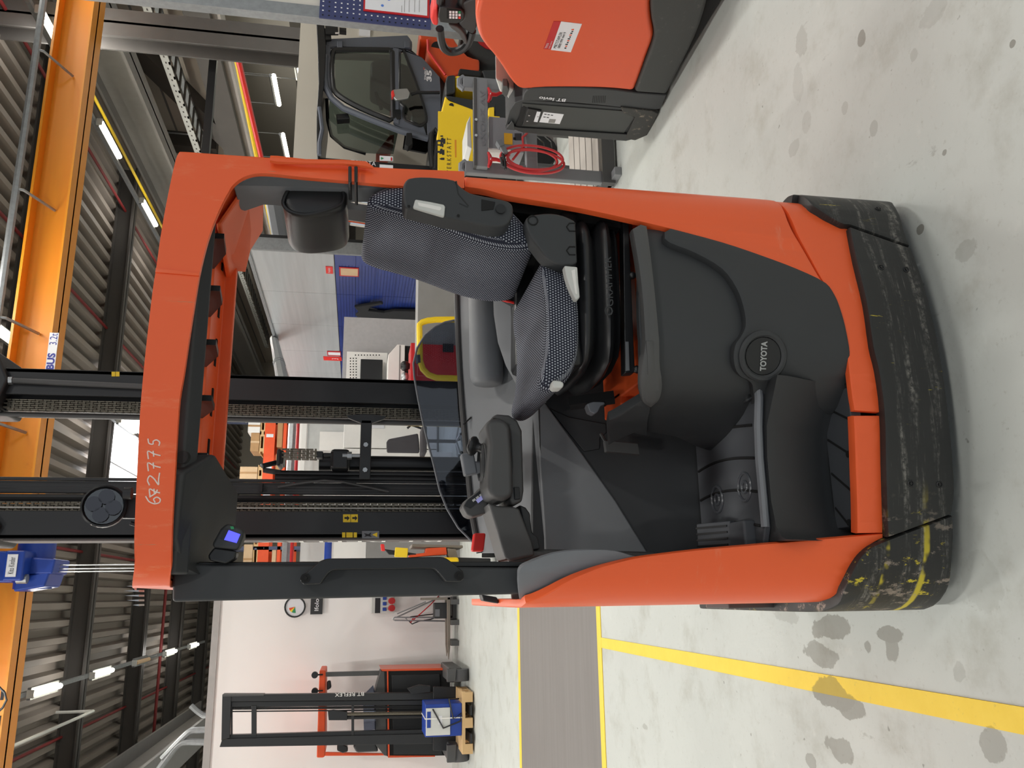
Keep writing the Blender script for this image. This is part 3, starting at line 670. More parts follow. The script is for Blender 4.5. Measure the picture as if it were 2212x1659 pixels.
# orange deck below the seat
obj('seat_deck', MB().box((.60, 2.24, .80), (1.14, 2.62, .895)).box((.56, 2.44, .80), (.62, 2.62, .895)), ORANGE, T, bevel=.006)
PED.panel('side_cover', [(1316, 906), (1350, 886), (1386, 863), (1404, 877), (1400, 905), (1397, 940), (1368, 934), (1340, 946), (1314, 960), (1312, 930)], BLACK, T, .004, .03, .008)
# --- step and footwell
stepq = rear(.35) + .02
obj('lower_step', MB().prism([(p_, rear(p_) + .025, .30) for p_ in (.56, .46, .36, .26, .17)] + [(.17, 2.22, .30), (.56, 2.22, .30)], (0, 0, .035)), RUBBER, T, bevel=.004)
for i in range(5):
    p0 = .14 + i * .1
    obj('step_groove', MB().bar((p0 + .03, rear(p0) + .035, .3355), (p0 + .09, 2.21, .3355), .006, .003), VOID, T)
for x, y in ((1833, 981), (1835, 1129)):
    c = Z(x, y, .336); obj('step_screw', MB().cyl(c, c + V((0, 0, .003)), .010, 10), VOID, T)
# riser: curved dark wall between step and floor
rs = [(.575, 2.10), (.53, 2.13), (.45, 2.185), (.36, 2.20), (.24, 2.20), (.17, 2.185), (.14, 2.16), (.13, 2.13)]
mb = MB(); zs = [.30, .345, .37, .54, .575]; of = [.0, .0, .012, .085, .092]
mb.loft([[V((p, q + .025 - of[i], z)) for p, q in rs] + [V((p, q + .055, z)) for p, q in rs[::-1]] for i, z in enumerate(zs)])
obj('step_riser', mb, BLACK, T, ang=40)
obj('riser_post', MB().prism([(.57, 2.105, .33), (.545, 2.115, .33), (.545, 2.12, .58), (.52, 2.15, .615), (.57, 2.15, .615)], (0, .06, 0)), BLACK, T, bevel=.01)
fz = .575
floorm = obj('floor_mat', MB().prism([(.575, 2.115, fz), (.53, 2.115, fz), (.45, 2.135, fz), (.36, 2.145, fz), (.24, 2.145, fz), (.17, 2.145, fz), (.05, 2.20, fz), (.02, 2.58, fz), (.62, 2.58, fz)], (0, 0, .02)), RUBBER, T, bevel=.005)
FZ = fz + .0205
nos = [(p, q + .004, FZ - .004) for p, q, z in [(.575, 2.115, 0), (.53, 2.115, 0), (.45, 2.135, 0), (.36, 2.145, 0), (.24, 2.145, 0), (.17, 2.145, 0)]]
obj('step_nosing', MB().tube(nos, .012, 8), GREYT, T)
for i in range(6):
    q0 = 2.165; pts = [(.08 + i * .095 + .028 * math.sin(t * 2.4), q0 + t * .40, FZ) for t in [j / 14 for j in range(15)]]
    obj('mat_groove', MB().tube(pts, .0045, 5), VOID, floorm)
for x, y in ((1550, 1079), (1609, 1052)):
    c = Z(x, y, FZ)
    for r in (.016, .040): obj('mat_ring', MB().tube([c + V((r * math.cos(i * .3307), r * math.sin(i * .3307), .001)) for i in range(19)], .0045, 6, closed=True), RUB_S, floorm)
# --- footwell back: sloping dark wall, lighter dash front above the diagonal
def wq(z): return 2.60 + (z - .6) * .22      # leaning back wall
def onwall(x, y, d=0.0):
    q = 2.6
    for _ in range(8): z = Q(x, y, q).z; q = wq(z) - d
    return Q(x, y, q)
def wallpanel(name, px, mt, d, th, bevel=.004): return obj(name, MB().prism([onwall(x, y, d) for x, y in px], (0, th, 0)), mt, T, bevel=bevel)
wallpanel('footwell_wall', [(1150, 700), (1150, 1230), (1560, 1230), (1530, 1000), (1520, 880), (1400, 700)], BLACK, 0, .03)
dashf = wallpanel('dash_front', [(1163, 852), (1180, 872), (1250, 968), (1330, 1081), (1404, 1200), (1410, 1225), (1178, 1225), (1176, 1150), (1166, 1000)], GREYP, .014, .014, .006)
wallpanel('access_flap', [(1185, 880), (1230, 900), (1310, 915), (1311, 935), (1297, 945), (1296, 970), (1262, 976), (1220, 925)], BLACK, .006, .01, .004)
obj('footwell_side', MB().box((.01, 2.27, .34), (.055, 2.75, .98)), BLACK, T)
# pedal stub and pedals
a = Q(1342, 968, 2.5); obj('pedal_lever', MB().obox(a + V((0, 0, 0)), (.018, 0, .002), (0, .012, 0), (.004, 0, .055)).cyl(a + V((.0, 0, .04)), a + V((.05, .02, .06)), .006, 8), GREYD, T, bevel=.004)
a = Z(1548, 1165, .64); obj('brake_pedal', MB().obox(a, (.05, .0, .0), (0, .055, .03), (0, -.006, .011)), RUBBER, T, bevel=.004)
for i in range(5): obj('pedal_rib', MB().bar(a + V((-.036 + i * .018, -.05, -.014)), a + V((-.036 + i * .018, .05, .04)), .005, .008), BLACK_S, T)
a = Z(1605, 1160, .61); obj('foot_switch', MB().obox(a, (.045, 0, 0), (0, .05, 0), (0, 0, .02)), RUBBER, T, bevel=.008)
# --- dash top: rim, shelf, rolled edge
def rowp(px, q): return [Q(x, y, q) for x, y in px]
cols = [560, 640, 720, 800, 880, 960, 1040, 1110, 1160, 1195]
def xi(tab, y):
    for (x0, y0), (x1, y1) in zip(tab, tab[1:]):
        if y0 <= y <= y1: return x0 + (x1 - x0) * (y - y0) / (y1 - y0)
    return tab[-1][0] if y > tab[-1][1] else tab[0][0]
rim = [(986, 560), (985, 640), (989, 760), (998, 900), (1008, 1000), (1016, 1100), (1027, 1160), (1034, 1195)]
rin = [(1006, 560), (1006, 640), (1010, 800), (1022, 900), (1030, 1000), (1040, 1100), (1052, 1160), (1060, 1195)]
shelf = [(1100, 560), (1104, 640), (1104, 760), (1106, 900), (1112, 1000), (1120, 1100), (1130, 1160), (1136, 1195)]
roll = [(1130, 560), (1134, 640), (1136, 760), (1138, 900), (1146, 1000), (1154, 1100), (1160, 1160), (1166, 1195)]
low_ = [(1158, 560), (1158, 640), (1158, 760), (1163, 870), (1168, 1000), (1176, 1100), (1178, 1150), (1182, 1195)]
rows = []
for tab, q in ((rim, 3.02), (rim, 2.97), (rin, 2.93), (shelf, 2.80), (roll, 2.722), (low_, 2.704)):
    rows.append([Q(xi(tab, y) + (0 if q != 3.02 else 10), y, q) for y in cols])
mb = MB(); mb.loft(rows, cap=False, ring_closed=False)
bk = [V((v.x, 3.03, v.z - .25)) for v in rows[0]]; mb.loft([rows[0], bk], cap=False, ring_closed=False)
obj('dashboard', mb, GREYP, T, ang=50, sub=1)
obj('dash_rim', MB().tube([Q(xi(rim, y) + 1, y, 2.968) for y in cols], .010, 8), GREYD, T)
obj('dash_seam', MB().tube([Q(xi(low_, y) + 1, y, 2.700) for y in cols[3:]], .004, 6), VOID, T)
obj('dash_seam', MB().tube([Q(1001, 917, 2.945), Q(1018, 901, 2.935)], .003, 6), VOID, T)
# padded roll on the right of the dash
a, b = Q(1046, 560, 2.80), Q(1052, 832, 2.80); rr_ = .058
mb = MB(); rings = []
for t in [0, .02, .05, .15, .5, .85, .95, .985, 1]:
    c = a.lerp(b, t); f = {0: .8, .02: .9, 1: .72, .985: .88, .95: .97}.get(t, 1)
    rings.append([c + V((0, math.cos(i * .5236) * rr_ * f * .9, math.sin(i * .5236) * rr_ * f * 1.05)) for i in range(12)])
mb.loft(rings); obj('armrest_roll', mb, GREYP, T, ang=60)
# swept trim band in front of the roll
band = [(1072, 625), (1074, 680), (1083, 740), (1100, 790), (1122, 830), (1150, 868)]
mb = MB(); rings = []
for x, y in band:
    c = Q(x, y, 2.70); rings.append([c + V((0, 0, .012)), c + V((0, -.012, .0)), Q(x + 30, y + 2, 2.66), Q(x + 30, y + 2, 2.70)])
mb.loft(rings); obj('trim_band', mb, GREYP, T, ang=50)
# tray under the buckle
obj('seat_side_tray', MB().box((.72, 2.58, 1.02), (1.15, 2.7, 1.2)), BLACK_S, T, bevel=.02)
a = Q(1105, 645, 2.62)
obj('belt_buckle', MB().obox(a, (.02, 0, -.012), (0, .012, 0), (.022, 0, .042)), BLACK, T, bevel=.004)
obj('buckle_button', MB().obox(a + V((-.014, -.012, .02)), (.003, 0, 0), (0, .006, 0), (.008, 0, .03)), REDB, T)
# emergency stop and seam
a = Q(1033, 1172, 2.78); obj('emergency_stop', MB().obox(a, (.030, .0, -.004), (0, .018, 0), (0, 0, .020)), REDB, T, bevel=.006)
# --- steering armrest and console
arm = thing  # (keeps names short)
AQ = 2.40
obj('armrest_pad', MB().prism(qpoly([(1048, 912), (1062, 904), (1078, 903), (1096, 910), (1104, 922), (1108, 1000), (1110, 1060), (1104, 1076), (1088, 1080), (1070, 1076), (1060, 1072), (1052, 1060), (1053, 1000), (1056, 960)], AQ), (0, .17, 0)), GREYD, T, bevel=.016, seg=3)
obj('armrest_base', MB().prism(qpoly([(1062, 900), (1074, 894), (1100, 896), (1118, 908), (1128, 930), (1132, 1060), (1128, 1084), (1108, 1092), (1100, 1080), (1104, 1000), (1100, 920)], AQ + .05), (0, .2, 0)), GREYD, T, bevel=.014, seg=3)
obj('armrest_switch', MB().prism(qpoly([(1110, 1052), (1122, 1052), (1124, 1078), (1112, 1079)], AQ + .044), (0, .01, 0)), BLACK_S, T, bevel=.002)
obj('console_arm', MB().prism(qpoly([(1054, 1086), (1074, 1092), (1108, 1094), (1122, 1098), (1134, 1130), (1150, 1170), (1156, 1200), (1100, 1212), (1090, 1205), (1074, 1150)], AQ + .04), (0, .16, 0)), GREYD, T, bevel=.012, seg=3)
obj('console_under', MB().prism(qpoly([(1122, 1090), (1136, 1096), (1146, 1110), (1146, 1122), (1150, 1150), (1162, 1160), (1168, 1186), (1150, 1190), (1128, 1120)], AQ + .08), (0, .1, 0)), BLACK, T, bevel=.006)
c = Q(1050, 1000, AQ + .09); wheel = obj('steering_wheel', MB().cyl(c + V((0, 0, -.015)), c + V((0, 0, .014)), .062, 20), GREYD, T, bevel=.006)
obj('wheel_grip', MB().tube([c + V((.052 * math.cos(i * .3142), .052 * math.sin(i * .3142), .014)) for i in range(20)], .008, 6, closed=True), BLACK, wheel)
k0 = Q(1046, 970, AQ + .07); k1 = Q(1016, 962, AQ + .09)
d = (k1 - k0); knob = MB(); rings = []
sdx = d.orthogonal().normalized(); sdy = d.normalized().cross(sdx)
for t, r in ((0, .016), (.3, .013), (.5, .016), (.62, .026), (.75, .031), (.92, .030), (1.02, .024), (1.06, .012)):
    rings.append([k0 + d * t + (sdx * math.cos(i * .449) + sdy * math.sin(i * .449)) * r for i in range(14)])
knob.loft(rings); obj('steering_knob', knob, BLACK_S, T, ang=60)
a = Q(1012, 1003, AQ + .14); obj('fork_control', MB().obox(a, (.034, 0, .006), (0, .02, 0), (-.004, 0, .02)).obox(a + V((-.012, 0, -.024)), (.02, 0, 0), (0, .016, 0), (0, 0, .02)), GREYT, T, bevel=.006)
# display pod
dp = obj('display_pod', MB().prism(qpoly([(998, 1094), (1006, 1080), (1030, 1062), (1042, 1048), (1050, 1052), (1056, 1080), (1052, 1108), (1020, 1117), (1008, 1112)], AQ + .14), (0, .09, 0)), GREYD, T, bevel=.008)
obj('pod_face', MB().prism(qpoly([(1003, 1092), (1010, 1080), (1032, 1064), (1043, 1056), (1048, 1070), (1036, 1082), (1016, 1098)], AQ + .137), (0, .006, 0)), BLACK_S, dp)
obj('lcd', MB().prism(qpoly([(1028, 1080), (1046, 1065), (1051, 1073), (1033, 1087)], AQ + .133), (0, .004, 0)), LCD, dp)
for i in range(3):
    x0 = 1020 + i * 7.5; y0 = 1080 - i * 5.5; obj('pod_key', MB().prism(qpoly([(x0, y0), (x0 + 5.5, y0 - 4), (x0 + 8, y0), (x0 + 2.5, y0 + 4)], AQ + .133), (0, .004, 0)), GREYL, dp)
# --- tinted wind screen behind the dash
ws = [(990, 690), (962, 696), (940, 706), (918, 724), (901, 752), (893, 785), (895, 815), (903, 860), (912, 905), (925, 960), (936, 1000), (950, 1060), (966, 1100), (990, 1140), (1018, 1168), (1036, 1182), (1034, 1120), (1020, 1000), (1010, 900), (1000, 780)]
obj('wind_screen', MB().prism(qpoly(ws, 2.985), (0, .006, 0)), SCREEN_G, T, smooth=False)
obj('screen_edge', MB().tube([Q(x, y, 2.985) for x, y in ws[:16]], .004, 6), GREYT, T)
# --- left post, grab handle, trim at its foot
PQ = 2.235
obj('left_post', MB().prism(qpoly([(372, 1218), (1138, 1226), (1158, 1232), (1162, 1244), (1156, 1266), (1142, 1282), (1136, 1283), (372, 1300)], PQ), (0, .10, 0)), BLACK, T, bevel=.012, seg=3)
obj('post_edge', MB().prism(qpoly([(420, 1214), (1148, 1213), (1150, 1225), (420, 1226)], PQ + .02), (0, .08, 0)), BLACK_S, T, bevel=.004)
hpx = [(648, 1246), (669, 1231), (688, 1214), (706, 1207), (743, 1206), (850, 1205), (935, 1203), (959, 1204), (973, 1212), (1001, 1235), (1003, 1250), (995, 1257), (963, 1256), (942, 1232), (932, 1228), (850, 1229), (722, 1231), (710, 1237), (692, 1261), (656, 1263), (649, 1256)]
gh = obj('grab_handle', MB().prism(qpoly(smooth_poly(hpx, 3), PQ - .058), (0, .066, 0)), BLACK_S, T, bevel=.014, seg=3)
for x, y in ((660, 1249), (991, 1244)):
    c = Q(x, y, PQ - .052); obj('handle_bolt', MB().cyl(c, c + V((0, -.012, 0)), .012, 10).cyl(c, c + V((0, -.016, 0)), .005, 6), VOID, gh)
# curved grey trim inside the orange corner
INN = skin(-.02, 1.2, .14, .035)
INN.panel('corner_trim', [(1131, 1222), (1197, 1195), (1271, 1188), (1328, 1190), (1371, 1203), (1389, 1208), (1346, 1218), (1294, 1233), (1240, 1255), (1203, 1275), (1167, 1294), (1135, 1300), (1122, 1294), (1120, 1240)], GREYT, T, 0, .02, .006)
qplate('post_foot', [(1097, 1213), (1108, 1198), (1120, 1191), (1160, 1190), (1200, 1194), (1150, 1206), (1131, 1214)], 2.46, .05, GREYD, T, .006)
qplate('left_cheek', [(1140, 1185), (1420, 1192), (1420, 1300), (1110, 1300), (1100, 1240)], 2.5, .04, GREYD, T, .01)
qplate('side_bracket', [(1040, 1284), (1074, 1290), (1078, 1304), (1044, 1298)], 2.5, .06, BLACK_S, T, .004)
# --- overhead guard: rear band with a rounded left corner, right pillar in one piece with it
GRD = Shell([(.03, 3.0), (.03, 2.6), (.03, 2.25)] + arc((.13, 2.195), .10, 180, 262, 8) + [(.16 + i * .07, 2.090 + .03 * (i / 14.0) ** 2) for i in range(15)] + [(1.16, 2.122)] + arc((1.165, 2.16), .035, 282, 360, 4) + [(1.20, 2.3), (1.20, 3.0)])
GRD.panel('guard_frame', [(297, 1000), (293, 1084), (290, 1169), (290, 1230), (291, 1274), (293, 1296), ('sz', GRD.S[2] + .03, 2.235), ('sz', .1, 2.26), ('sz', .1, 2.16), ('sz', GRD.S[2] + .03, 2.15), (378, 1306), (371, 1270), (369, 1230), (370, 1190), (373, 1105), (379, 1000), (382, 945), (388, 861), (397, 808), (407, 739), (421, 650), (430, 595), (445, 531), (460, 485), (481, 437), (492, 417), (502, 401), (523, 384), (551, 375), (586, 375), (650, 382), (720, 388), (753, 391), (875, 402), (1003, 406), (1003, 370), (804, 361), (582, 341), (480, 334), (413, 329), (395, 328), (388, 328), (382, 338), (377, 356), (373, 373), (359, 441), (347, 510), (337, 582), (333, 605), (327, 650), (315, 755), (308, 825), (302, 899)], ORANGE_G, T, 0, .016, .006)
# fold mark, seam plate and strip along the pillar
GRD.panel('guard_fold', [(337, 580), (431, 590), (431, 597), (336, 589)], ORANGE, T, .004, .004, .001)
obj('pillar_strip', MB().tube([Q(x, y, 2.105) for x, y in [(584, 344), (600, 346), (660, 350), (740, 351), (790, 356), (806, 362)]], [.010, .012, .008, .008, .010, .003], 8), ORANGE, T)
# inner grey lining of the pillar and its depth
obj('pillar_inner', MB().prism([(1.125, 2.15, 1.48), (1.125, 2.15, 2.0), (1.09, 2.15, 2.06), (1.09, 2.32, 2.06), (1.125, 2.32, 2.0), (1.125, 2.32, 1.48)], (.03, 0, 0)), GREYT, T, bevel=.004)
obj('pillar_core', MB().box((1.155, 2.19, 1.42), (1.185, 2.34, 2.18)), ORANGE, T, bevel=.006)
# cable ties
for x, d in ((756, 0), (769, .012)):
    obj('cable_tie', MB().tube([Q(x, 361, 2.10), Q(x, 392, 2.098), Q(x + 1, 430 + d * 900, 2.2)], .005, 6), BLACK_S, T)
# roof: black inner lining, slanted slats, slotted front beam, right side beam
zt = 2.19
obj('roof_lining', MB().prism([(.06, 2.135, 2.125), (.06, 2.135, 2.185), (.06, 2.30, 2.20), (.06, 2.30, 2.125), (.06, 2.17, 2.10)], (1.07, 0, 0)), BLACK, T, bevel=.006)
obj('roof_lining', MB().prism([(.08, 2.16, 2.12), (.14, 2.115, 2.12), (.30, 2.115, 2.12), (.36, 2.2, 2.06), (.30, 2.5, 2.04), (.06, 2.5, 2.04), (.06, 2.22, 2.08)], (0, 0, .07)), BLACK, T, bevel=.01)
beam = obj('front_beam', MB().prism([(.10, 2.60, 2.10), (.10, 2.60, 2.17), (.10, 2.48, 2.185), (.10, 2.48, 2.15), (.10, 2.575, 2.135), (.10, 2.575, 2.10)], (1.06, 0, 0)), ORANGE, T, bevel=.004)
for i in range(6):
    p0 = .20 + i * .155
    obj('roof_slat', MB().prism([(p0, 2.25, 2.09), (p0, 2.25, 2.20), (p0, 2.58, 2.20), (p0, 2.50, 2.16), (p0, 2.36, 2.10)], (.016, 0, 0)), BLACK_S, T)
    obj('beam_slot', MB().box((p0 + .02, 2.535, 2.137), (p0 + .105, 2.55, 2.152)), VOID, beam)
obj('side_beam', MB().prism([(1.02, 2.60, 2.08), (1.02, 2.60, 2.18), (1.02, 2.2, 2.20), (1.10, 2.13, 2.10), (1.16, 2.2, 2.02), (1.16, 2.62, 2.06)], (.03, 0, 0)), ORANGE, T, bevel=.004)
obj('side_beam', MB().prism([(.05, 2.2, 2.16), (.05, 2.2, 2.22), (.05, 2.9, 2.22), (.05, 2.9, 2.14)], (.05, 0, 0)), ORANGE, T, bevel=.004)
obj('corner_gusset', MB().prism([(1.165, 2.15, 1.98), (1.04, 2.30, 2.11), (.98, 2.60, 2.12), (1.165, 2.60, 2.03)], (0, 0, .014)), ORANGE, T, bevel=.004)
c = Q(399, 989, 2.12); obj('lining_plug', MB().cyl(c, c + V((0, -.012, .004)), .016, 12), VOID, T)
# chalk number written on the band
NUM = {'6': [(.9, 1.0), (.3, .8), (.05, .4), (.2, .05), (.6, 0), (.85, .25), (.6, .5), (.2, .35)], '7': [(.0, .9), (.9, 1.0), (.5, .5), (.35, 0)], '7b': [(.25, .5), (.8, .55)], '2': [(.05, .8), (.4, 1.0), (.8, .8), (.5, .4), (.0, .05), (.4, .1), (.95, 0)], '5': [(.9, 1.0), (.3, .95), (.2, .55), (.6, .6), (.8, .3), (.5, 0), (.05, .1)], 'x': [(.0, .95), (.5, .1), (.9, .0)]}
def scrawl(ch, x0, x1, y0, y1):      # picture box on the band: x top to bottom, y right to left
    m = MB()
    for key in ([ch, '7b'] if ch == '7' else [ch]):
        pl = [V(p) for p in NUM[key]]; fine = []
        for i in range(len(pl) - 1):
            for j in range(4): fine.append(pl[i].lerp(pl[i + 1], j / 4))
        fine.append(pl[-1])
        for _ in range(2): fine = [fine[0]] + [(fine[i - 1] + fine[i] * 2 + fine[i + 1]) / 4 for i in range(1, len(fine) - 1)] + [fine[-1]]
        pts = []
        for p in fine:
            s_, z_ = GRD.hit(x1 + (x0 - x1) * p.y, y1 + (y0 - y1) * p.x); a = GRD.at(s_, .0008); pts.append((a.x, a.y, z_))
        m.tube(pts, .0017, 5)
    obj('chalk_digit', m, CHALK, T)
for ch, x0, x1, y0, y1 in [('6', 315, 347, 1070, 1090), ('7', 322, 346, 1052, 1072), ('x', 322, 340, 1056, 1074), ('2', 318, 345, 1020, 1050), ('7', 318, 347, 995, 1018), ('7', 318, 347, 970, 992), ('5', 320, 346, 946, 964)]: scrawl(ch, x0, x1, y0, y1)
# work lamp on the band
c = Q(225, 1094, 2.32); n3 = V((.10, -1, -.12)).normalized(); u3 = n3.orthogonal().normalized(); w3 = n3.cross(u3)
def disc(cc, r, k=24): return [cc + (u3 * math.cos(2 * math.pi * i / k) + w3 * math.sin(2 * math.pi * i / k)) * r for i in range(k)]
wl = obj('work_lamp', MB().loft([disc(c - n3 * .05, .02), disc(c - n3 * .045, .04), disc(c - n3 * .012, .054), disc(c + n3 * .008, .0555), disc(c + n3 * .010, .051), disc(c + n3 * .002, .046)]), BLACK_S, T, ang=50)
obj('lamp_lens', MB().loft([disc(c + n3 * .003, .0465), disc(c + n3 * .005, .03)]), LENS_G, wl)
for i in range(4):
    a = c + (u3 * math.cos(i * 1.571 + .6) + w3 * math.sin(i * 1.571 + .6)) * .024 + n3 * .006
    obj('reflector', MB().loft([[a + (u3 * math.cos(j * .524) + w3 * math.sin(j * .524)) * r + n3 * d for j in range(12)] for r, d in ((.020, .005), (.014, -.004), (.006, -.010))]), REFL, wl)
obj('lamp_bracket', MB().bar(c - n3 * .03 + V((0, 0, -.03)), c - n3 * .03 + V((0, .02, -.14)), .05, .03).cyl(Q(268, 1066, 2.3), Q(285, 1066, 2.3), .016), BLACK_S, T)
obj('lamp_cable', MB().tube([c + V((-.04, .03, -.06)), c + V((-.06, .05, -.12)), Q(300, 1165, 2.3)], .006, 6), BLACK, T)
# cooling fins of the spot lamp behind the band
for i in range(6):
    x = [283, 272, 267, 268, 274, 286][i]; y = 1256 + i * 10.2
    obj('cooling_fin', MB().prism([Q(x, y, 2.4), Q(300, y - 2, 2.4), Q(300, y + 2.2, 2.4)], (0, .06, 0)), STEEL, T, smooth=False)
# camera monitor below the band
mq = 2.22
mo = obj('monitor', MB().prism(qpoly([(490, 1130), (504, 1134), (526, 1144), (526, 1160), (514, 1188), (464, 1184), (456, 1178), (476, 1142)], mq), (0, .05, 0)), BLACK, T, bevel=.008)
obj('monitor_stand', MB().prism(qpoly([(462, 1182), (512, 1190), (508, 1206), (488, 1218), (452, 1211), (448, 1200)], mq + .005), (0, .05, 0)), BLACK_S, T, bevel=.006)
obj('display', MB().prism(qpoly([(494, 1145), (519, 1154), (511, 1173), (484, 1166)], mq - .003), (0, .003, 0)), DISPLAY, mo, smooth=False)
obj('display_frame', MB().prism(qpoly([(487, 1141), (494, 1143), (484, 1166), (475, 1163)], mq - .002), (0, .003, 0)), BLACK_S, mo, smooth=False)
obj('status_lamp', MB().prism(qpoly([(497, 1137), (504, 1137), (506, 1143), (499, 1143)], mq - .003), (0, .003, 0)), GREEN, mo, smooth=False)
# ================================================================ SEAT (parts of the truck)
def prof(px, q): return [(v.x, v.z) for v in qpoly(px, q)]
SQ = 2.16
st = soft('seat_cushion', prof([(1252, 660), (1252, 760), (1242, 795), (1228, 820), (1206, 838), (1188, 846), (1166, 838), (1164, 815), (1172, 790), (1177, 740), (1178, 690), (1175, 640), (1167, 590), (1168, 560), (1200, 568), (1240, 600)], SQ), 2.135, 2.62, FABRIC, T, .05, grow=1.0)
bk = soft('seat_back', prof([(800, 420), (793, 440), (806, 452), (860, 466), (930, 487), (1030, 527), (1100, 543), (1150, 540), (1158, 520), (1120, 470), (1080, 440), (1000, 415), (900, 402), (840, 404)], SQ), 2.125, 2.60, FABRIC, T, .05, grow=1.08)
hd = soft('headrest', prof([(608, 440), (622, 410), (660, 392), (710, 394), (740, 406), (751, 425), (750, 450), (735, 466), (690, 474), (650, 476), (620, 466)], 2.22), 2.19, 2.47, LEATHER, T, .02, grow=1.04)
o_ = prof([(612, 436), (626, 410), (662, 394), (708, 396), (734, 408), (743, 424), (738, 442), (700, 458), (660, 466), (632, 461), (616, 450)], 2.197)
obj('headrest_piping', MB().tube([(a, 2.192, b) for a, b in smooth_poly(o_, 3, 80)], .005, 6, closed=True), LEATHER, hd)
for x, y, q in ((772, 432, 2.27), (772, 482, 2.40)): obj('headrest_rod', MB().cyl(Q(735, y - 4, q), Q(812, y + 8, q), .008, 10), CHROME, T)
# bellows of the suspension, three folds
def fold(z, ins):
    c = [(.60 + ins, 2.19 + ins), (.66 + ins, 2.14 + ins), (.82, 2.13 + ins), (.98, 2.13 + ins), (1.06 - ins, 2.14 + ins), (1.09 - ins, 2.19 + ins), (1.09 - ins, 2.6 - ins), (1.05 - ins, 2.63 - ins), (.68 + ins, 2.63 - ins), (.60 + ins, 2.57 - ins)]
    return [V((a, b, z)) for a, b in c]
zz = [Q(x, 690, 2.14).z for x in (1252, 1262, 1275, 1288, 1296, 1304, 1318, 1330, 1337, 1342, 1348)]
ins = [.03, .004, 0, .02, .05, .008, -.006, .012, .045, .012, .02]
mb = MB(); mb.loft([fold(z, i) for z, i in zip(zz, ins)]); be = obj('seat_bellows', mb, BLACK_S, T, sub=1, ang=80)
txt('lettering', 'GRAMMER', Q(1315, 608, 2.122), (1, 0, 0), (0, 0, 1), BLACK, be, h=.019, wd=.15, depth=.003)
obj('seat_mark', MB().tube([Q(1315, 672, 2.122) + V((.012 * math.cos(i * .785), 0, .010 * math.sin(i * .785))) for i in range(8)], .003, 5, closed=True), BLACK, be)
obj('seat_pan', MB().box((.62, 2.17, Q(1252, 690, 2.14).z - .02), (1.10, 2.6, Q(1246, 690, 2.14).z + .03)), BLACK_S, T, bevel=.02)
rail = obj('seat_rail', MB().prism(qpoly([(1346, 478), (1358, 472), (1372, 804), (1350, 806)], 2.17), (0, .04, 0)), BLACK_S, T, bevel=.003)
obj('rail_slide', MB().prism(qpoly([(1351, 738), (1358, 738), (1360, 800), (1352, 801)], 2.165), (0, .01, 0)), STEEL, rail)
for x, y in ((1366, 595), (1376, 798)): obj('rail_bolt', MB().sphere(Q(x, y, 2.165), .012, 10, 6), BLACK_S, rail)
qplate('recliner_cover', [(1134, 477), (1140, 468), (1159, 462), (1191, 460), (1218, 465), (1244, 477), (1248, 567), (1233, 574), (1202, 569), (1180, 555), (1159, 529), (1140, 502)], 2.095, .07, BLACK, T, .012, 3)
c = Q(1151, 476, 2.094); obj('cover_cap', MB().tube([c + V((.014 * math.cos(i * .393), 0, .014 * math.sin(i * .393))) for i in range(16)], .002, 5, closed=True), VOID, T)
for y in (490, 541): 
    obj('cover_slot', MB().tube([Q(x_, y_, 2.094) for x_, y_ in [(1243, y - 8), (1230, y - 8), (1224, y), (1230, y + 9), (1243, y + 9)]], .0018, 5), VOID, T)
qplate('recliner_lever', [(1219, 573), (1248, 576), (1250, 610), (1253, 640), (1250, 645), (1244, 647), (1233, 624), (1223, 595)], 2.085, .03, GREYL, T, .006)
qplate('lever_recess', [(1234, 584), (1243, 580), (1248, 636), (1243, 634)], 2.083, .004, WHITE, T, .002)
qplate('weight_handle', [(1194, 820), (1212, 822), (1220, 828), (1216, 838), (1200, 838), (1194, 834)], 2.12, .05, GREYL, T, .006)
qplate('slide_handle', [(1268, 872), (1282, 867), (1306, 868), (1308, 873), (1298, 878), (1292, 890), (1284, 894), (1274, 889)], 2.36, .04, GREYT, T, .006)
obj('slide_bar', MB().bar(Q(1230, 872, 2.4), Q(1327, 858, 2.36), .03, .03), VOID, T)
# folded armrest beside the seat back
arm_ = qplate('folded_armrest', [(875, 449), (871, 431), (871, 402), (876, 390), (884, 384), (909, 381), (949, 383), (981, 388), (993, 400), (1006, 410), (1023, 418), (1075, 428), (1098, 434), (1108, 442), (1109, 462), (1100, 482), (1086, 489), (1071, 490), (1050, 487), (1010, 478), (962, 470), (930, 462), (900, 454)], 2.06, .075, BLACK, T, .016, 3)
qplate('armrest_insert', [(892, 448), (897, 430), (904, 431), (958, 441), (962, 446), (960, 467), (954, 466)], 2.054, .014, GREYL, arm_, .006)
qplate('insert_recess', [(902, 436), (952, 446), (955, 451), (950, 455), (904, 444)], 2.052, .004, WHITE, arm_, .002)
obj('armrest_edge', MB().tube([Q(x, y, 2.062) for x, y in [(985, 392), (990, 420), (1000, 432), (1012, 446), (1010, 448), (992, 440)]], .003, 5), BLACK_S, arm_)
qplate('armrest_pocket', [(1040, 430), (1070, 436), (1066, 452), (1040, 455)], 2.058, .004, VOID, arm_, .001)
c = Q(1081, 452, 2.058); obj('armrest_pivot', MB().cyl(c, c + V((0, -.004, 0)), .014, 12), BLACK_S, arm_)
for x, y in ((883, 446), (990, 466)):
    c = Q(x, y, 2.058); obj('armrest_screw', MB().cyl(c, c + V((0, -.002, 0)), .004, 8), VOID, arm_)
# black cover behind the seat
obj('rear_cover', MB().prism([(1.06, 2.19, .95), (1.135, 2.19, .95), (1.14, 2.19, 1.40), (1.10, 2.19, 1.42)], (0, .5, 0)), VOID, T)
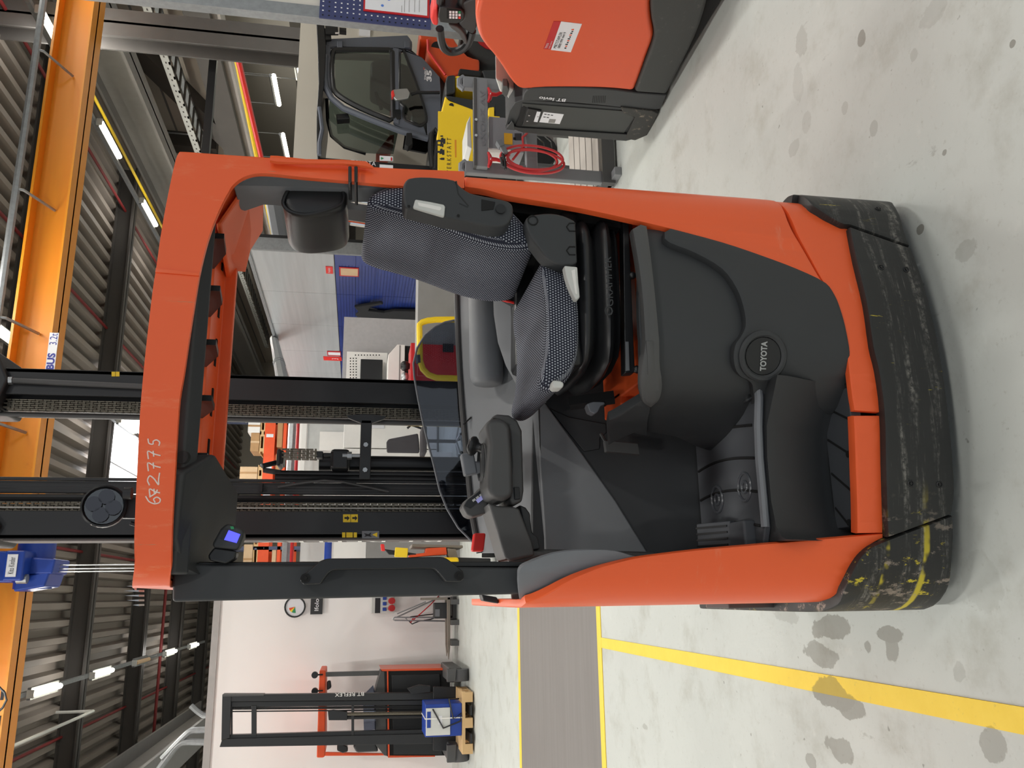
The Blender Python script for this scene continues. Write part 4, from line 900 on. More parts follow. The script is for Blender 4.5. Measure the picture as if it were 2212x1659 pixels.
# ================================================================ MAST
MQ = 3.06
def mpx(y, x=600): return Q(x, y, MQ).x
ML, MR = mpx(1163), mpx(812)
zb, ztp = .05, 3.35
def chan(p0, p1, q0, q1, z0, z1, t=.018, open_=1):   # C-section upright
    m = MB().box((p0, q0, z0), (p1, q0 + t, z1)).box((p0, q1 - t, z0), (p1, q1, z1))
    m.box((p0, q0, z0), (p0 + t, q1, z1)) if open_ > 0 else m.box((p1 - t, q0, z0), (p1, q1, z1))
    return m
lp = [mpx(y) for y in (1163, 1128, 1112)]; rp = [mpx(y) for y in (812, 842, 858)]
obj('mast_upright', chan(lp[0], mpx(1104), MQ, MQ + .14, zb, ztp), BLACK_M, T, bevel=.004)
obj('mast_upright', chan(mpx(866), rp[0], MQ, MQ + .14, zb, ztp, open_=-1), BLACK_M, T, bevel=.004)
obj('mast_strip', MB().box((lp[0] - .006, MQ + .005, .3), (lp[0], MQ + .13, 2.86)), mat('mast_strip_grey', (98, 91, 88), .6), T)
txt('lettering', 'BT REFLEX', (lp[0] - .0065, MQ + .07, 1.72), (0, 0, 1), (0, 1, 0), WHITE, T, h=.075, wd=.66)
obj('inner_upright', chan(mpx(872) + .004, mpx(894), MQ + .05, MQ + .17, zb, ztp + .3, open_=1), BLACK_M, T)
obj('inner_upright', chan(mpx(1108), mpx(1104) + .028, MQ + .05, MQ + .17, zb, ztp + .3, open_=-1), BLACK_M, T)
obj('inner_rod', MB().cyl((mpx(901), MQ + .05, .3), (mpx(901), MQ + .05, ztp), .008, 8), GREYD, T)
for y in (884, 1096):
    chain('lift_chain', (mpx(y), MQ + .03, .6), (mpx(y), MQ + .03, 2.92), .034, CHAINM, T)
obj('chain_line', MB().cyl((mpx(1097), MQ + .012, .6), (mpx(1097), MQ + .012, 3.0), .002, 5), GREYL, T)
# lift cylinder in the middle with its chain wheel head
cyx = mpx(990)
obj('lift_cylinder', MB().cyl((cyx, MQ + .1, .2), (cyx, MQ + .1, Q(690, 990, MQ + .1).z), .030, 16), BLACK_S, T)
hz = Q(600, 980, MQ + .05).z
hdp = obj('cylinder_head', MB().box((mpx(970), MQ + .02, Q(612, 980, MQ).z), (mpx(1000) , MQ + .12, hz)).box((mpx(968), MQ + .01, Q(606, 980, MQ).z), (mpx(1004), MQ + .13, hz + .0)), BLACK_M, T, bevel=.006)
chain('head_chain', (mpx(981), MQ, Q(686, 981, MQ).z), (mpx(981), MQ, Q(606, 981, MQ).z), .036, CHAINM, hdp, pitch=.028)
obj('chain_anchor', MB().box((mpx(974), MQ - .01, Q(698, 981, MQ).z), (mpx(988), MQ + .04, Q(684, 981, MQ).z)).cyl((mpx(981), MQ, Q(720, 981, MQ).z), (mpx(981), MQ, Q(698, 981, MQ).z), .008, 8), BLACK_M, T, bevel=.003)
obj('cylinder_clamp', MB().box((mpx(968), MQ - .01, Q(755, 990, MQ).z), (mpx(1012), MQ + .13, Q(714, 990, MQ).z)), BLACK_S, T, bevel=.012)
obj('clamp_nut', MB().cyl((mpx(983), MQ - .012, Q(760, 983, MQ).z), (mpx(983), MQ - .012, Q(750, 983, MQ).z), .014, 6).cyl((mpx(983), MQ - .012, Q(780, 983, MQ).z), (mpx(983), MQ - .012, Q(740, 983, MQ).z), .007, 8), STEEL, T)
# cross bar with its flared end
zc0, zc1 = Q(802, 960, MQ).z, Q(778, 960, MQ).z
cb = obj('cross_bar', MB().box((mpx(1035), MQ - .02, zc0), (mpx(905), MQ - .004, zc1)), BLACK_M, T, bevel=.003)
obj('bar_flare', MB().prism([(mpx(912), MQ - .02, zc0), (mpx(902), MQ - .02, zc0 - .045), (mpx(896), MQ - .02, zc0 - .05), (mpx(893), MQ - .02, zc0), (mpx(893), MQ - .02, zc1), (mpx(896), MQ - .02, zc1 + .05), (mpx(902), MQ - .02, zc1 + .045), (mpx(912), MQ - .02, zc1)], (0, .016, 0)), BLACK_M, cb)
for y in (960, 1015):
    c = V((mpx(y), MQ - .02, (zc0 + zc1) / 2)); obj('bar_bolt', MB().cyl(c, c + V((0, -.008, 0)), .009, 6), STEEL, cb)
# hoses
for y, r, mt, zlo, zhi in [(1016, .009, BLACK_S, .4, 2.0), (1026, .009, BLACK_S, .4, 2.0), (1034, .006, BLACK, .3, 3.3), (1041, .005, BLACK, .3, 3.3), (1047, .010, BLACK, .3, 3.3), (1053, .010, BLACK, .3, 3.3), (1059, .009, BLACK, .3, 3.3), (1073, .012, BLACK_S, .3, 3.3), (1079, .006, BLACK, .3, 3.3)]:
    obj('hydraulic_hose', MB().cyl((mpx(y), MQ + .06, zlo), (mpx(y), MQ + .06, zhi), r, 8), mt, T)
obj('cable', MB().tube([Q(600, 1052, MQ + .04), Q(660, 1042, MQ + .04), Q(700, 1038, MQ + .04), Q(740, 1041, MQ + .04), Q(790, 1051, MQ + .04), Q(840, 1062, MQ + .04)], .005, 6), GREYD, T)
obj('hose_clip', MB().box((mpx(1060), MQ + .03, Q(565, 1050, MQ).z), (mpx(1042), MQ + .08, Q(558, 1050, MQ).z)), BLACK_S, T)
obj('hose_loop', MB().tube([(mpx(1016) , MQ + .06, 1.98), (mpx(1010), MQ + .07, 2.04), (mpx(1000), MQ + .08, 2.05), (mpx(990), MQ + .1, 2.0)], .010, 8), BLACK_S, T)
# top cross heads of the mast
for y0, y1, xt in ((1175, 1098, 6), (900, 780, 22)):
    z0 = Q(xt, (y0 + y1) / 2, MQ).z
    obj('mast_head', MB().prism([(mpx(y0) , MQ - .03, z0 + .5), (mpx(y0), MQ - .03, z0 + .03), (mpx((y0 + y1) / 2), MQ - .03, z0), (mpx(y1), MQ - .03, z0 + .05), (mpx(y1), MQ - .03, z0 + .5)], (0, .24, 0)), BLACK_M, T, bevel=.01)
obj('mast_nut', MB().cyl(Q(12, 822, MQ - .01), Q(28, 822, MQ - .01), .014, 8), STEEL, T)
obj('tilt_rod', MB().cyl(Q(28, 822, MQ - .012), Q(310, 835, MQ - .012), .010, 10), GREYD, T)
# yellow stickers and the warning plate on the left upright
mq_ = MQ - .002
def stick(x0, x1, y0, y1, mt=YEL, th=.0015): return qplate('sticker', [(x0, y0), (x1, y0), (x1, y1), (x0, y1)], MQ - .0015, th, mt, T, 0)
for x0, x1 in ((741, 757), (758, 773)):
    s_ = stick(x0, x1, 1111, 1128)
    qplate('arrow', [(x0 + 3, 1117), (x0 + 9, 1117), (x0 + 9, 1114), (x0 + 14, 1119), (x0 + 9, 1125), (x0 + 9, 1121), (x0 + 3, 1121)], MQ - .0025, .001, INK, s_, 0)
for x0, x1 in ((739, 746), (748, 762), (764, 771)): stick(x0, x1, 1150, 1161)
s_ = stick(782, 819, 1147, 1163, GREYT)
qplate('warning_triangle', [(804, 1155), (815, 1150), (815, 1160)], MQ - .003, .001, YEL, s_, 0)
qplate('hand_mark', [(786, 1152), (796, 1154), (802, 1150), (800, 1156), (803, 1160), (794, 1158), (787, 1160), (790, 1156)], MQ - .003, .001, INK, s_, 0)
for y in ((241, 249), (250, 258)): qplate('sticker', [(y[0], 803), (y[1], 803), (y[1], 813), (y[0], 813)], MQ - .0015, .0015, YEL, T, 0)
# ================================================================ PALLET TRUCK, right foreground
LP = 2.77
L = thing('pallet_truck', 'orange pallet truck with black battery at the right, rental sticker on its side', 'pallet truck', (3.1, 3.9, 0))
def ppoly(px, p): return [P(x, y, p) for x, y in px]
def pplate(name, px, p, th, mt, parent, bevel=.004, seg=2, sm=2, **kw):
    if sm and len(px) > 6: px = smooth_poly(px, sm)
    return obj(name, MB().prism(ppoly(px, p), (th, 0, 0)), mt, parent, bevel=bevel, seg=seg, **kw)
PX_ = lambda x, y: P(x, y, LP)
# orange hood: side outline carried back across the width, front edge beyond the frame
pa = PX_(1408, 40); front_q = 2.95
hood_px = [(1048, -60), (1028, 24), (1028, 50), (1034, 78), (1050, 104), (1066, 122), (1086, 150), (1100, 172), (1116, 190), (1132, 195), (1180, 192), (1260, 192), (1320, 194), (1370, 199), (1385, 160), (1398, 122), (1412, 80), (1408, 50), (1405, 20), (1406, -60)]
hood = obj('hood', MB().prism(ppoly(smooth_poly(hood_px, 3), LP), (.68, 0, 0)), ORANGE_L, L, bevel=.03, seg=4)
# black rounded bumper base
base_px = [(1404, -60), (1405, 20), (1408, 48), (1413, 80), (1399, 122), (1370, 200), (1440, 205), (1462, 160), (1488, 110), (1512, 55), (1528, 0), (1540, -60)]
obj('base_bumper', MB().prism(ppoly(smooth_poly(base_px, 2), LP - .012), (.72, 0, 0)), scuffed('levio_bumper', (52, 54, 53), (120, 118, 112), .5, .5, 20, (1, 1, 2)), L, bevel=.02, seg=3)
obj('underside', MB().box((LP + .03, 2.9, .03), (LP + .66, 4.35, .12)), VOID, L)
# black side cover with the lettering
pplate('side_cover', [(1128, 218), (1132, 202), (1142, 193), (1160, 190), (1260, 190), (1330, 195), (1372, 201), (1440, 206), (1428, 236), (1400, 238), (1300, 228), (1200, 220)], LP - .004, .1, BLACK, L, .008)
vcx = PX_(1193, 212)
txt('lettering', 'BT levio', (LP - .006, vcx.y, vcx.z), (0, 0, 1), (0, 1, 0), PAPER, L, h=.030, wd=abs(PX_(1168, 211).z - PX_(1227, 212).z), depth=.001, bold=.02)
for i in range(8):
    x0 = 1281 + i * 3.7; obj('vent_slot', MB().prism(ppoly([(x0, 207), (x0 + 1.6, 207), (x0, 222), (x0 - 1.6, 222)], LP - .0045), (.0008, 0, 0)), VOID, L, smooth=False)
# battery tray and battery
pplate('battery', [(1112, 222), (1130, 216), (1300, 229), (1400, 238), (1424, 240), (1400, 290), (1360, 292), (1120, 276), (1100, 278), (1092, 270), (1100, 240)], LP + .004, .60, BLACK, L, .006, sm=0)
pplate('battery_door', [(1128, 224), (1345, 240), (1372, 254), (1345, 292), (1122, 276)], LP - .002, .02, mat('battery_black', (56, 58, 57), .5, var=.05), L, .004, sm=0)
pplate('tray_edge', [(1092, 280), (1110, 280), (1130, 287), (1352, 305), (1372, 300), (1360, 291), (1120, 276), (1098, 270)], LP - .012, .05, BLACK_S, L, .004, sm=0)
pplate('tray_foot', [(1340, 232), (1410, 240), (1422, 246), (1400, 292), (1372, 304), (1350, 300), (1372, 254), (1346, 246)], LP - .014, .06, scuffed('worn_foot', (50, 50, 48), (140, 128, 112), .5, .6, 30), L, .006, sm=0)
pplate('cable_hole', [(1127, 232), (1132, 230), (1138, 233), (1130, 258), (1126, 276), (1120, 284), (1114, 270), (1122, 252)], LP - .004, .003, VOID, L, .0, sm=0)
pplate('connector', [(1140, 235), (1170, 240), (1160, 270), (1128, 272)], LP - .012, .02, BLACK_S, L, .004, sm=0)
for x, y in ((1143, 248), (1139, 260)):
    c = P(x, y, LP - .012); obj('connector_bolt', MB().cyl(c, c + V((-.006, 0, 0)), .006, 8), CHROME, L)
pl = pplate('battery_label', [(1174, 242), (1218, 247), (1209, 268), (1165, 264)], LP - .0035, .0015, PAPER, L, 0, sm=0)
for i, (x, y) in enumerate([(1176, 246), (1183, 247), (1190, 248), (1174, 252), (1181, 253)]):
    pplate('print_line', [(x, y), (x + 5, y + .5), (x + 4.5, y + 2), (x - .5, y + 1.5)], LP - .0042, .0006, INK, pl, 0, sm=0)
pplate('data_panel', [(1187, 257), (1201, 258), (1198, 266), (1184, 265)], LP - .0042, .0006, MGREY, pl, 0, sm=0)
pl = pplate('battery_label', [(1160, 241), (1168, 242), (1161, 264), (1153, 263)], LP - .0145, .0015, PAPER, L, 0, sm=0)
txt('lettering', '+', P(1162, 252, LP - .0152), (0, 0, 1), (0, 1, 0), INK, pl, h=.012)
pplate('hook', [(1092, 280), (1106, 262), (1110, 268), (1112, 282)], LP - .016, .01, BLACK, L, .003, sm=0)
# grey tiller foot and lever between hood and battery
pplate('tiller_foot', [(1070, 170), (1086, 178), (1108, 192), (1122, 206), (1124, 212), (1100, 218), (1090, 200), (1080, 200)], LP + .1, .3, GREYL, L, .01)
pplate('tiller_lever', [(1086, 186), (1096, 186), (1100, 196), (1096, 208), (1090, 210), (1084, 200)], LP + .05, .05, GREYD, L, .004)
# rental sticker
SP_ = LP - .0015
stp = pplate('rental_sticker', [(1196, 46), (1212, 46.5), (1190, 107), (1174, 106)], SP_, .002, RED, L, 0, sm=0)
stw = pplate('rental_sticker', [(1212, 46.5), (1257, 52), (1233, 113), (1190, 108)], SP_, .002, PAPER, L, 0, sm=0)
c0 = P(1198, 104, LP); c1 = P(1213, 69, LP); dq = (c1 - c0); rd = dq.normalized(); un = V((-1, 0, 0)); upv = un.cross(rd) * 1
upv = V((-1, 0, 0)).cross(rd).normalized()
def onst(name, body, xa, ya, xb, yb, hh, mt, par):
    a = P(xa, ya, SP_ - .0006); b = P(xb, yb, SP_ - .0006); d = (b - a)
    return txt(name, body, (a + b) / 2, d, V((-1, 0, 0)).cross(d), mt, par, h=hh, wd=d.length, depth=.0006)
onst('lettering', 'MIETSTAPLER', 1198, 104, 1212.5, 69.5, .016, INK, stw)
onst('lettering', '0800 999 444 9', 1206.5, 104, 1220.5, 70, .014, INK, stw)
onst('lettering', 'TOYOTA', 1179, 104, 1184, 93, .012, PAPER, stp); onst('lettering', 'MATERIAL HANDLING', 1186, 105, 1192.5, 88.5, .006, PAPER, stp)
for i in range(11):
    t = i / 10; x = 1221.5 + 16.5 * t; y = 105 - 40 * t; big = .6 + .7 * math.sin(2.0 * i + .6) ** 2
    pplate('crew_mark', [(x - 3.2 * big, y), (x + 1.4, y + .4), (x + 2.2, y - 2.4), (x - 2.6 * big, y - 2.0)], SP_ - .0006, .0006, (ORANGE_D if i % 3 == 1 else INK), stw, 0, sm=0)
# tiller head above the hood, with keypad and two grips
HP = 3.06
hd_ = pplate('tiller_head', [(949, 18), (962, 16), (998, 22), (1004, 30), (1002, 44), (988, 52), (950, 49), (946, 36)], HP, .12, BLACK_S, L, .008)
pplate('emergency_button', [(934, 20), (946, 14), (947, 50), (946, 58), (934, 55), (929, 42)], HP + .01, .1, REDB, L, .014, 3)
kp = pplate('keypad', [(965, 20), (996, 23), (994, 43), (965, 40)], HP - .002, .003, VOID, L, 0, sm=0)
for i in range(4):
    for j in range(3):
        x = 970.5 + i * 6.6; y = 23.8 + j * 5.9 + i * .2
        pplate('key', [(x, y), (x + 4.8, y + .3), (x + 4.6, y + 4.8), (x - .2, y + 4.4)], HP - .004, .002, GREEN if (i == 3 and j == 0) else (REDB if (i == 3 and j == 2) else PAPER), kp, 0, sm=0)
pplate('tiller_neck', [(998, 8), (1030, -6), (1034, 30), (1030, 60), (1022, 78), (1000, 62), (990, 52), (1002, 40)], HP + .02, .1, BLACK, L, .012)
for px, r in (([(950, 62), (952, 84), (958, 104), (972, 113), (992, 110), (1008, 100), (1016, 82), (1020, 66)], .024), ([(952, 10), (952, -10), (958, -40)], .024), ([(1000, 20), (996, 4), (998, -10)], .022)):
    pth = [P(x, y, HP + .04) for x, y in px]
    for _ in range(2): pth = [pth[0]] + [v for a, b in zip(pth, pth[1:]) for v in (a * .75 + b * .25, a * .25 + b * .75)] + [pth[-1]]
    obj('tiller_grip', MB().tube(pth, r, 10), BLACK_S, L)
pplate('tiller_arm', [(968, 54), (988, 58), (1004, 74), (1010, 94), (1004, 98), (990, 74), (974, 62)], HP + .01, .06, GREYD, L, .008)
obj('drive_wheel', MB().cyl((3.0, 3.3, .10), (3.2, 3.3, .10), .10, 20), VOID, L)
for p in (3.1, 3.3): obj('fork_arm', MB().box((p, 4.2, .05), (p + .14, 4.5, .11)), ORANGE_L, L, bevel=.01)
# ================================================================ JUMP START TROLLEY behind it
TQ = 4.98
J = thing('charger_trolley', 'grey tubular trolley with cross bars and battery charger behind the pallet truck', 'trolley', (3.1, TQ, 0))
x0 = Q(1200, 374, TQ).x; x1 = Q(1060, 181, TQ).x
for px, tp in ((x0, Q(998, 372, TQ).z), (x1, Q(994, 184, TQ).z)):
    obj('upright', MB().box((px - .045, TQ, .10), (px + .045, TQ + .05, tp - .02)), TROL, J, bevel=.008)
    obj('upright_cap', MB().tube([(px - .045, TQ + .025, tp - .03), (px - .02, TQ + .025, tp), (px + .02, TQ + .025, tp), (px + .045, TQ + .025, tp - .03)], .024, 8), GREYT, J)
    obj('foot', MB().box((px - .03, TQ - .10, .0), (px + .03, TQ + .95, .05)), TROL, J, bevel=.004)
za, zb_ = Q(1027, 290, TQ).z, Q(1052, 290, TQ).z
br = obj('cross_bar', MB().box((x0 - .02, TQ - .05, zb_), (x1 + .0, TQ, za)), TROL, J, bevel=.006)
obj('bar_lip', MB().box((x0 - .02, TQ - .055, za - .002), (x1, TQ + .0, za + .018)), GREYD, J, bevel=.002)
txt('lettering', 'eXOeX AV', ((x0 + x1) / 2 + .02, TQ - .051, (za + zb_) / 2 - .004), (1, 0, 0), (0, 0, 1), GREYT, br, h=.032, wd=.42, depth=.002, bold=.01)
za2, zb2 = Q(1134, 290, TQ).z, Q(1158, 290, TQ).z
obj('cross_bar', MB().box((x0, TQ - .03, zb2), (x1, TQ + .03, za2)), TROL, J, bevel=.006)
for x, y in ((1028, 260), (1028, 294)):
    c = Q(x, y, TQ - .056); obj('bar_bolt', MB().cyl(c, c + V((0, -.012, 0)), .010, 8), CHROME, J)
# charger box between the bars
b0, b1, bz0, bz1 = rq(1056, 254, 1132, 326, TQ + .02)
ch = obj('charger_box', MB().box((b0, TQ + .02, bz0), (b1, TQ + .28, bz1)), mat('charger_grey', (150, 151, 156), .5, var=.05), J, bevel=.008)
obj('charger_top', MB().prism([(b0 + .0, TQ + .03, za + .02), (b0 + .02, TQ + .03, za + .055), (b1 - .06, TQ + .03, za + .055), (b1, TQ + .03, za + .03)], (0, .25, 0)), GREYL, J, bevel=.006)
b = rq(1089, 288, 1107, 312, TQ + .018); obj('warning_label', MB().box((b[0], TQ + .017, b[2]), (b[1], TQ + .019, b[3])), mat('label_amber', (246, 186, 40), .6, var=0), ch)
for i in range(8):
    b = rq(1112 + i * 1.9, 288, 1112.9 + i * 1.9, 303, TQ + .018); obj('vent_slot', MB().box((b[0], TQ + .0175, b[2]), (b[1], TQ + .0195, b[3])), VOID, ch)
b = rq(1109, 297, 1114, 302, TQ + .018); obj('socket', MB().box((b[0], TQ + .016, b[2]), (b[1], TQ + .019, b[3])), VOID, ch)
obj('white_strip', MB().box((b0 - .01, TQ + .0, bz0 + .1), (b0 + .0, TQ + .2, bz1 + .02)), WHITE, J)
# red clamps hanging on the bar
for y in (205, 345):
    c = Q(1056, y, TQ - .07)
    cl = obj('cable_clamp', MB().tube([c + V((-.055, 0, .004)), c + V((-.03, 0, -.006)), c + V((0, 0, -.012)), c + V((.03, 0, -.006)), c + V((.055, 0, .004))], [.008, .013, .016, .013, .008], 8), RED, J)
    obj('clamp_jaw', MB().tube([c + V((0, -.01, -.012)), c + V((.0, -.01, -.05)), c + V((-.01 if y > 300 else .05, 0, -.12))], [.016, .013, .010], 8), RED, J)
    obj('clamp_rivet', MB().sphere(c + V((0, -.016, -.012)), .008, 8, 6), CHROME, J)
# red cable hung up in a coil
cc = Q(1140, 345, TQ - .1); pts = []
for i in range(121):
    t = i / 120; a = 2 * math.pi * 3.25 * t + 1.2; r = .115 + .028 * math.sin(5 * t) + .03 * t
    k = 1.15 if math.sin(a) < 0 else 1.0
    pts.append(cc + V((r * .62 * math.cos(a) + .01 * math.sin(9 * t), -.012 * math.sin(7 * t), r * 1.35 * k * math.sin(a) - .02)))
cb_ = tag(obj('jumper_cable', MB().tube(pts, .0085, 8), mat('cable_red', (206, 62, 64), .4, var=.05)), 'coiled red jumper cable hanging on the grey trolley frame', 'cable')
obj('cable_tail', MB().tube([cc + V((.0, .02, .1)), cc + V((.12, .04, .02)), cc + V((.2, .06, .02)), cc + V((.26, .08, -.03))], .008, 8), MATS['cable_red'], cb_)
obj('cable_strap', MB().tube([Q(x, y, TQ - .12) for x, y in [(1082, 340), (1086, 360), (1092, 366), (1090, 345), (1086, 332), (1092, 326)]], .010, 8), BLACK_S, cb_)
obj('plug', MB().bar(Q(1078, 306, TQ - .12), Q(1092, 332, TQ - .12), .035, .035).bar(Q(1076, 306, TQ - .12), Q(1084, 318, TQ - .12), .05, .04), BLUE if False else GREYP, cb_, bevel=.004)
for x, y in ((1160, 296), (1176, 294)): obj('thin_wire', MB().tube([Q(x, y, TQ + .1), Q(x + 14, y + 12, TQ + .06), Q(x + 16, y + 26, TQ + .02)], .004, 6), BLACK_S, J)
# bottom tray: angle frame with wooden boards
obj('tray_frame', MB().box((x0 - .05, TQ - .02, .02), (x1 + .4, TQ + .03, .11)).box((x0 - .03, TQ, .02), (x0 + .02, TQ + .9, .09)).box((x0, TQ + .86, .02), (x1 + .4, TQ + .9, .09)), GREYD, J, smooth=False)
for i in range(5): obj('tray_board', MB().box((x0 + .03, TQ + .06 + i * .16, .09), (x1 + .4, TQ + .2 + i * .16, .112)), mat('tray_board', (176, 170, 164), .7, var=.05), J, bevel=.003)
obj('tray_stay', MB().bar((x0 + .2, TQ + .3, .02), (x1 + .3, TQ + .1, .02), .03, .02), BLACK_S, J)
# ================================================================ CAB FORKLIFT at the right, behind
FQ = 8.0
K = thing('cab_forklift', 'dark grey forklift with closed glass cab and orange counterweight behind the trolley', 'forklift', (5.3, FQ + .6, 0))
def fplate(name, px, mt, par=None, d=0.0, th=.03, bevel=.006, sm=2, **kw):
    if sm and len(px) > 5: px = smooth_poly(px, sm)
    return obj(name, MB().prism(qpoly(px, FQ + d), (0, th, 0)), mt, par or K, bevel=bevel, **kw)
cabpx = [(706, 92), (880, 78), (890, 88), (922, 120), (952, 158), (956, 176), (955, 270), (940, 300), (926, 296), (860, 280), (770, 244), (716, 208), (700, 180), (702, 130)]
# side frame as a ring: door frame with window openings, built from bars
fplate('door_panel', [(850, 100), (880, 108), (912, 124), (950, 166), (952, 190), (952, 278), (924, 296), (922, 262), (920, 248), (904, 194), (872, 108), (864, 112), (864, 220), (873, 231), (871, 248), (876, 260), (904, 272), (914, 270), (922, 292), (880, 282), (852, 268), (850, 180)], CAB, th=.04, sm=0)
fplate('rear_post', [(704, 84), (880, 76), (890, 90), (890, 104), (850, 104), (720, 100), (706, 104)], CAB, th=.05)
obj('front_post', MB().tube([Q(x, y, FQ) for x, y in [(702, 120), (700, 170), (704, 190), (716, 212), (742, 234), (800, 258), (862, 282), (925, 300)]], .035, 8), CAB, K)
fplate('roof_rail', [(700, 96), (712, 96), (716, 110), (716, 190), (722, 214), (712, 212), (702, 190)], CAB, th=.05, bevel=.01)
fplate('sill', [(848, 104), (862, 104), (862, 268), (850, 264)], CAB, d=-.01, th=.05)
fplate('roof', [(683, 40), (700, 44), (704, 100), (700, 180), (692, 250), (690, 330), (684, 330), (684, 240), (688, 180)], BLACK_S, d=-.05, th=1.2, bevel=.01)
obj('window_rubber', MB().tube([Q(x, y, FQ + .01) for x, y in smooth_poly([(718, 116), (724, 108), (840, 108), (848, 114), (850, 256), (842, 260), (780, 234), (734, 208), (720, 190)], 3)], .03, 6, closed=True), BLACK_S, K)
fplate('side_window', [(722, 118), (728, 112), (842, 112), (846, 252), (790, 232), (740, 206), (724, 190)], CAB_G, d=.016, th=.004, bevel=0)
obj('door_window', MB().tube([Q(x, y, FQ - .002) for x, y in smooth_poly([(864, 114), (872, 109), (904, 194), (920, 248), (920, 263), (912, 271), (904, 272), (876, 260), (871, 248), (873, 231), (864, 220)], 3)], .016, 6, closed=True), BLACK_S, K)
fplate('door_glass', [(866, 116), (872, 113), (904, 198), (918, 250), (916, 264), (906, 268), (878, 256), (874, 246), (876, 230), (866, 218)], CAB_G, d=-.008, th=.003, bevel=0)
fplate('front_window', [(712, 214), (740, 238), (800, 262), (860, 284), (850, 332), (790, 330), (740, 316), (714, 292), (710, 250)], CAB_G, d=.2, th=.006, bevel=0)
obj('windscreen_edge', MB().tube([Q(x, y, FQ + .25) for x, y in [(706, 214), (708, 260), (716, 294), (744, 318), (790, 332)]], .02, 6), BLACK_S, K)
fplate('door_handle', [(854, 236), (865, 236), (866, 256), (858, 259), (854, 252)], BLACK_S, d=-.012, th=.01, bevel=.003)
for x in (728, 874): fplate('hinge', [(x, 88), (x + 12, 88), (x + 12, 102), (x, 102)], CAB, d=-.02, th=.02, bevel=.006, sm=0)
# dark cab interior: seat, far side posts, steering column
fplate('cab_dash', [(880, 100), (950, 160), (950, 300), (920, 330), (870, 320), (880, 250)], VOID, d=1.1, th=.04, sm=0)
fplate('cab_seat', [(800, 130), (840, 126), (900, 150), (930, 190), (930, 250), (890, 250), (860, 200), (800, 170)], BLACK_S, d=.45, th=.5, bevel=.04)
obj('steering_column', MB().tube([Q(900, 262, FQ + .6), Q(830, 226, FQ + .6), Q(815, 214, FQ + .6)], .03, 8).cyl(Q(812, 200, FQ + .6), Q(824, 236, FQ + .6), .02, 8), BLACK_S, K)
fplate('cab_pillar', [(712, 112), (850, 118), (850, 128), (712, 124)], DGREY, d=1.05, th=.05, sm=0)
fplate('orange_cone_cover', [(842, 292), (852, 290), (838, 328), (812, 330)], ORANGE_D, d=.55, th=.3, sm=0)
txt('lettering', 'TONERO', Q(919, 161, FQ - .002), (1, 0, 0), (0, 0, 1), PAPER, K, h=.024, wd=.135, shear=.2, bold=.02)
txt('lettering', 'HST', Q(916, 148, FQ - .002), (1, 0, 0), (0, 0, 1), ORANGE_D, K, h=.018, wd=.03)
txt('lettering', '35', Q(927, 164, FQ - .002), (1, 0, 0), (0, 0, 1), PAPER, K, h=.055, wd=.14, bold=.04)
txt('lettering', 'TOYOTA', Q(820, 239, FQ + .7), (1, 0, 0), (0, 0, 1), GREYL, K, h=.04, wd=.2)
# counterweight and wheel
cw = fplate('counterweight', [(906, 54), (924, 54), (930, 60), (970, 60), (985, 90), (1010, 120), (1036, 128), (1036, 150), (1000, 158), (964, 165), (948, 142), (924, 112), (924, 84), (907, 84)], ORANGE_L, d=-.02, th=1.1, bevel=.03)
obj('lifting_hole', MB().cyl(Q(944, 103, FQ - .022), Q(944, 103, FQ + .05), .065, 16), VOID, cw)
obj('edge_line', MB().tube([Q(x, y, FQ - .03) for x, y in [(924, 86), (925, 110), (940, 132), (962, 162)]], .014, 6), REDB, cw)
def tyre(c, r, w, name='wheel', hub=RED):
    c = V(c); rings = []
    for q, rr in ((0, r * .62), (.0, r * .8), (.02, r * .94), (.05, r), (w - .05, r), (w - .02, r * .94), (w, r * .8)):
        rings.append([c + V((rr * math.cos(i * .2618), q, rr * math.sin(i * .2618))) for i in range(24)])
    o = obj(name, MB().loft(rings), BLACK, K, ang=40); obj('rim', MB().cyl(c + V((0, -.01, 0)), c + V((0, .04, 0)), r * .55, 16), hub, o)
    for i in range(16):
        a = i * .3927; obj('tread_block', MB().obox(c + V((r * math.cos(a), w / 2, r * math.sin(a))), V((math.cos(a), 0, math.sin(a))) * .02, (0, w * .46, 0), V((-math.sin(a), 0, math.cos(a))) * .05), BLACK, o, kind='stuff') if False else None
    return o
tw = Q(1000, 72, FQ + .05); tyre((tw.x, FQ + .03, .36), .36, .3)
tyre((Q(1000, 290, FQ).x, FQ - .02, .40), .40, .32)
fplate('chassis', [(950, 160), (1040, 150), (1060, 300), (1040, 340), (940, 330), (930, 300)], BLACK_S, d=.12, th=1.0, sm=0)
# lift mast of the forklift
ms = obj('mast', MB().box((Q(700, 352, FQ).x, FQ + .1, .1), (Q(700, 330, FQ).x, FQ + .3, Q(684, 340, FQ).z)).box((Q(700, 352, FQ).x, FQ + .9, .1), (Q(700, 330, FQ).x, FQ + 1.1, Q(684, 340, FQ).z)).box((Q(700, 385, FQ).x, FQ + .1, .1), (Q(700, 354, FQ).x, FQ + 1.1, Q(690, 350, FQ).z)), BLACK_S, K, bevel=.008)
pl = fplate('sticker', [(820, 336), (849, 338), (849, 348), (820, 347)], PAPER, d=.06, th=.004, bevel=0, sm=0)
fplate('tree_mark', [(823, 339), (829, 342), (823, 345)], GREEN, pl, d=.057, th=.002, bevel=0, sm=0); fplate('red_mark', [(844, 340), (847, 340), (847, 347), (844, 347)], RED, pl, d=.057, th=.002, bevel=0, sm=0)
fplate('sticker', [(820, 355), (849, 357), (849, 366), (820, 365)], PAPER, d=.06, th=.004, bevel=0, sm=0)
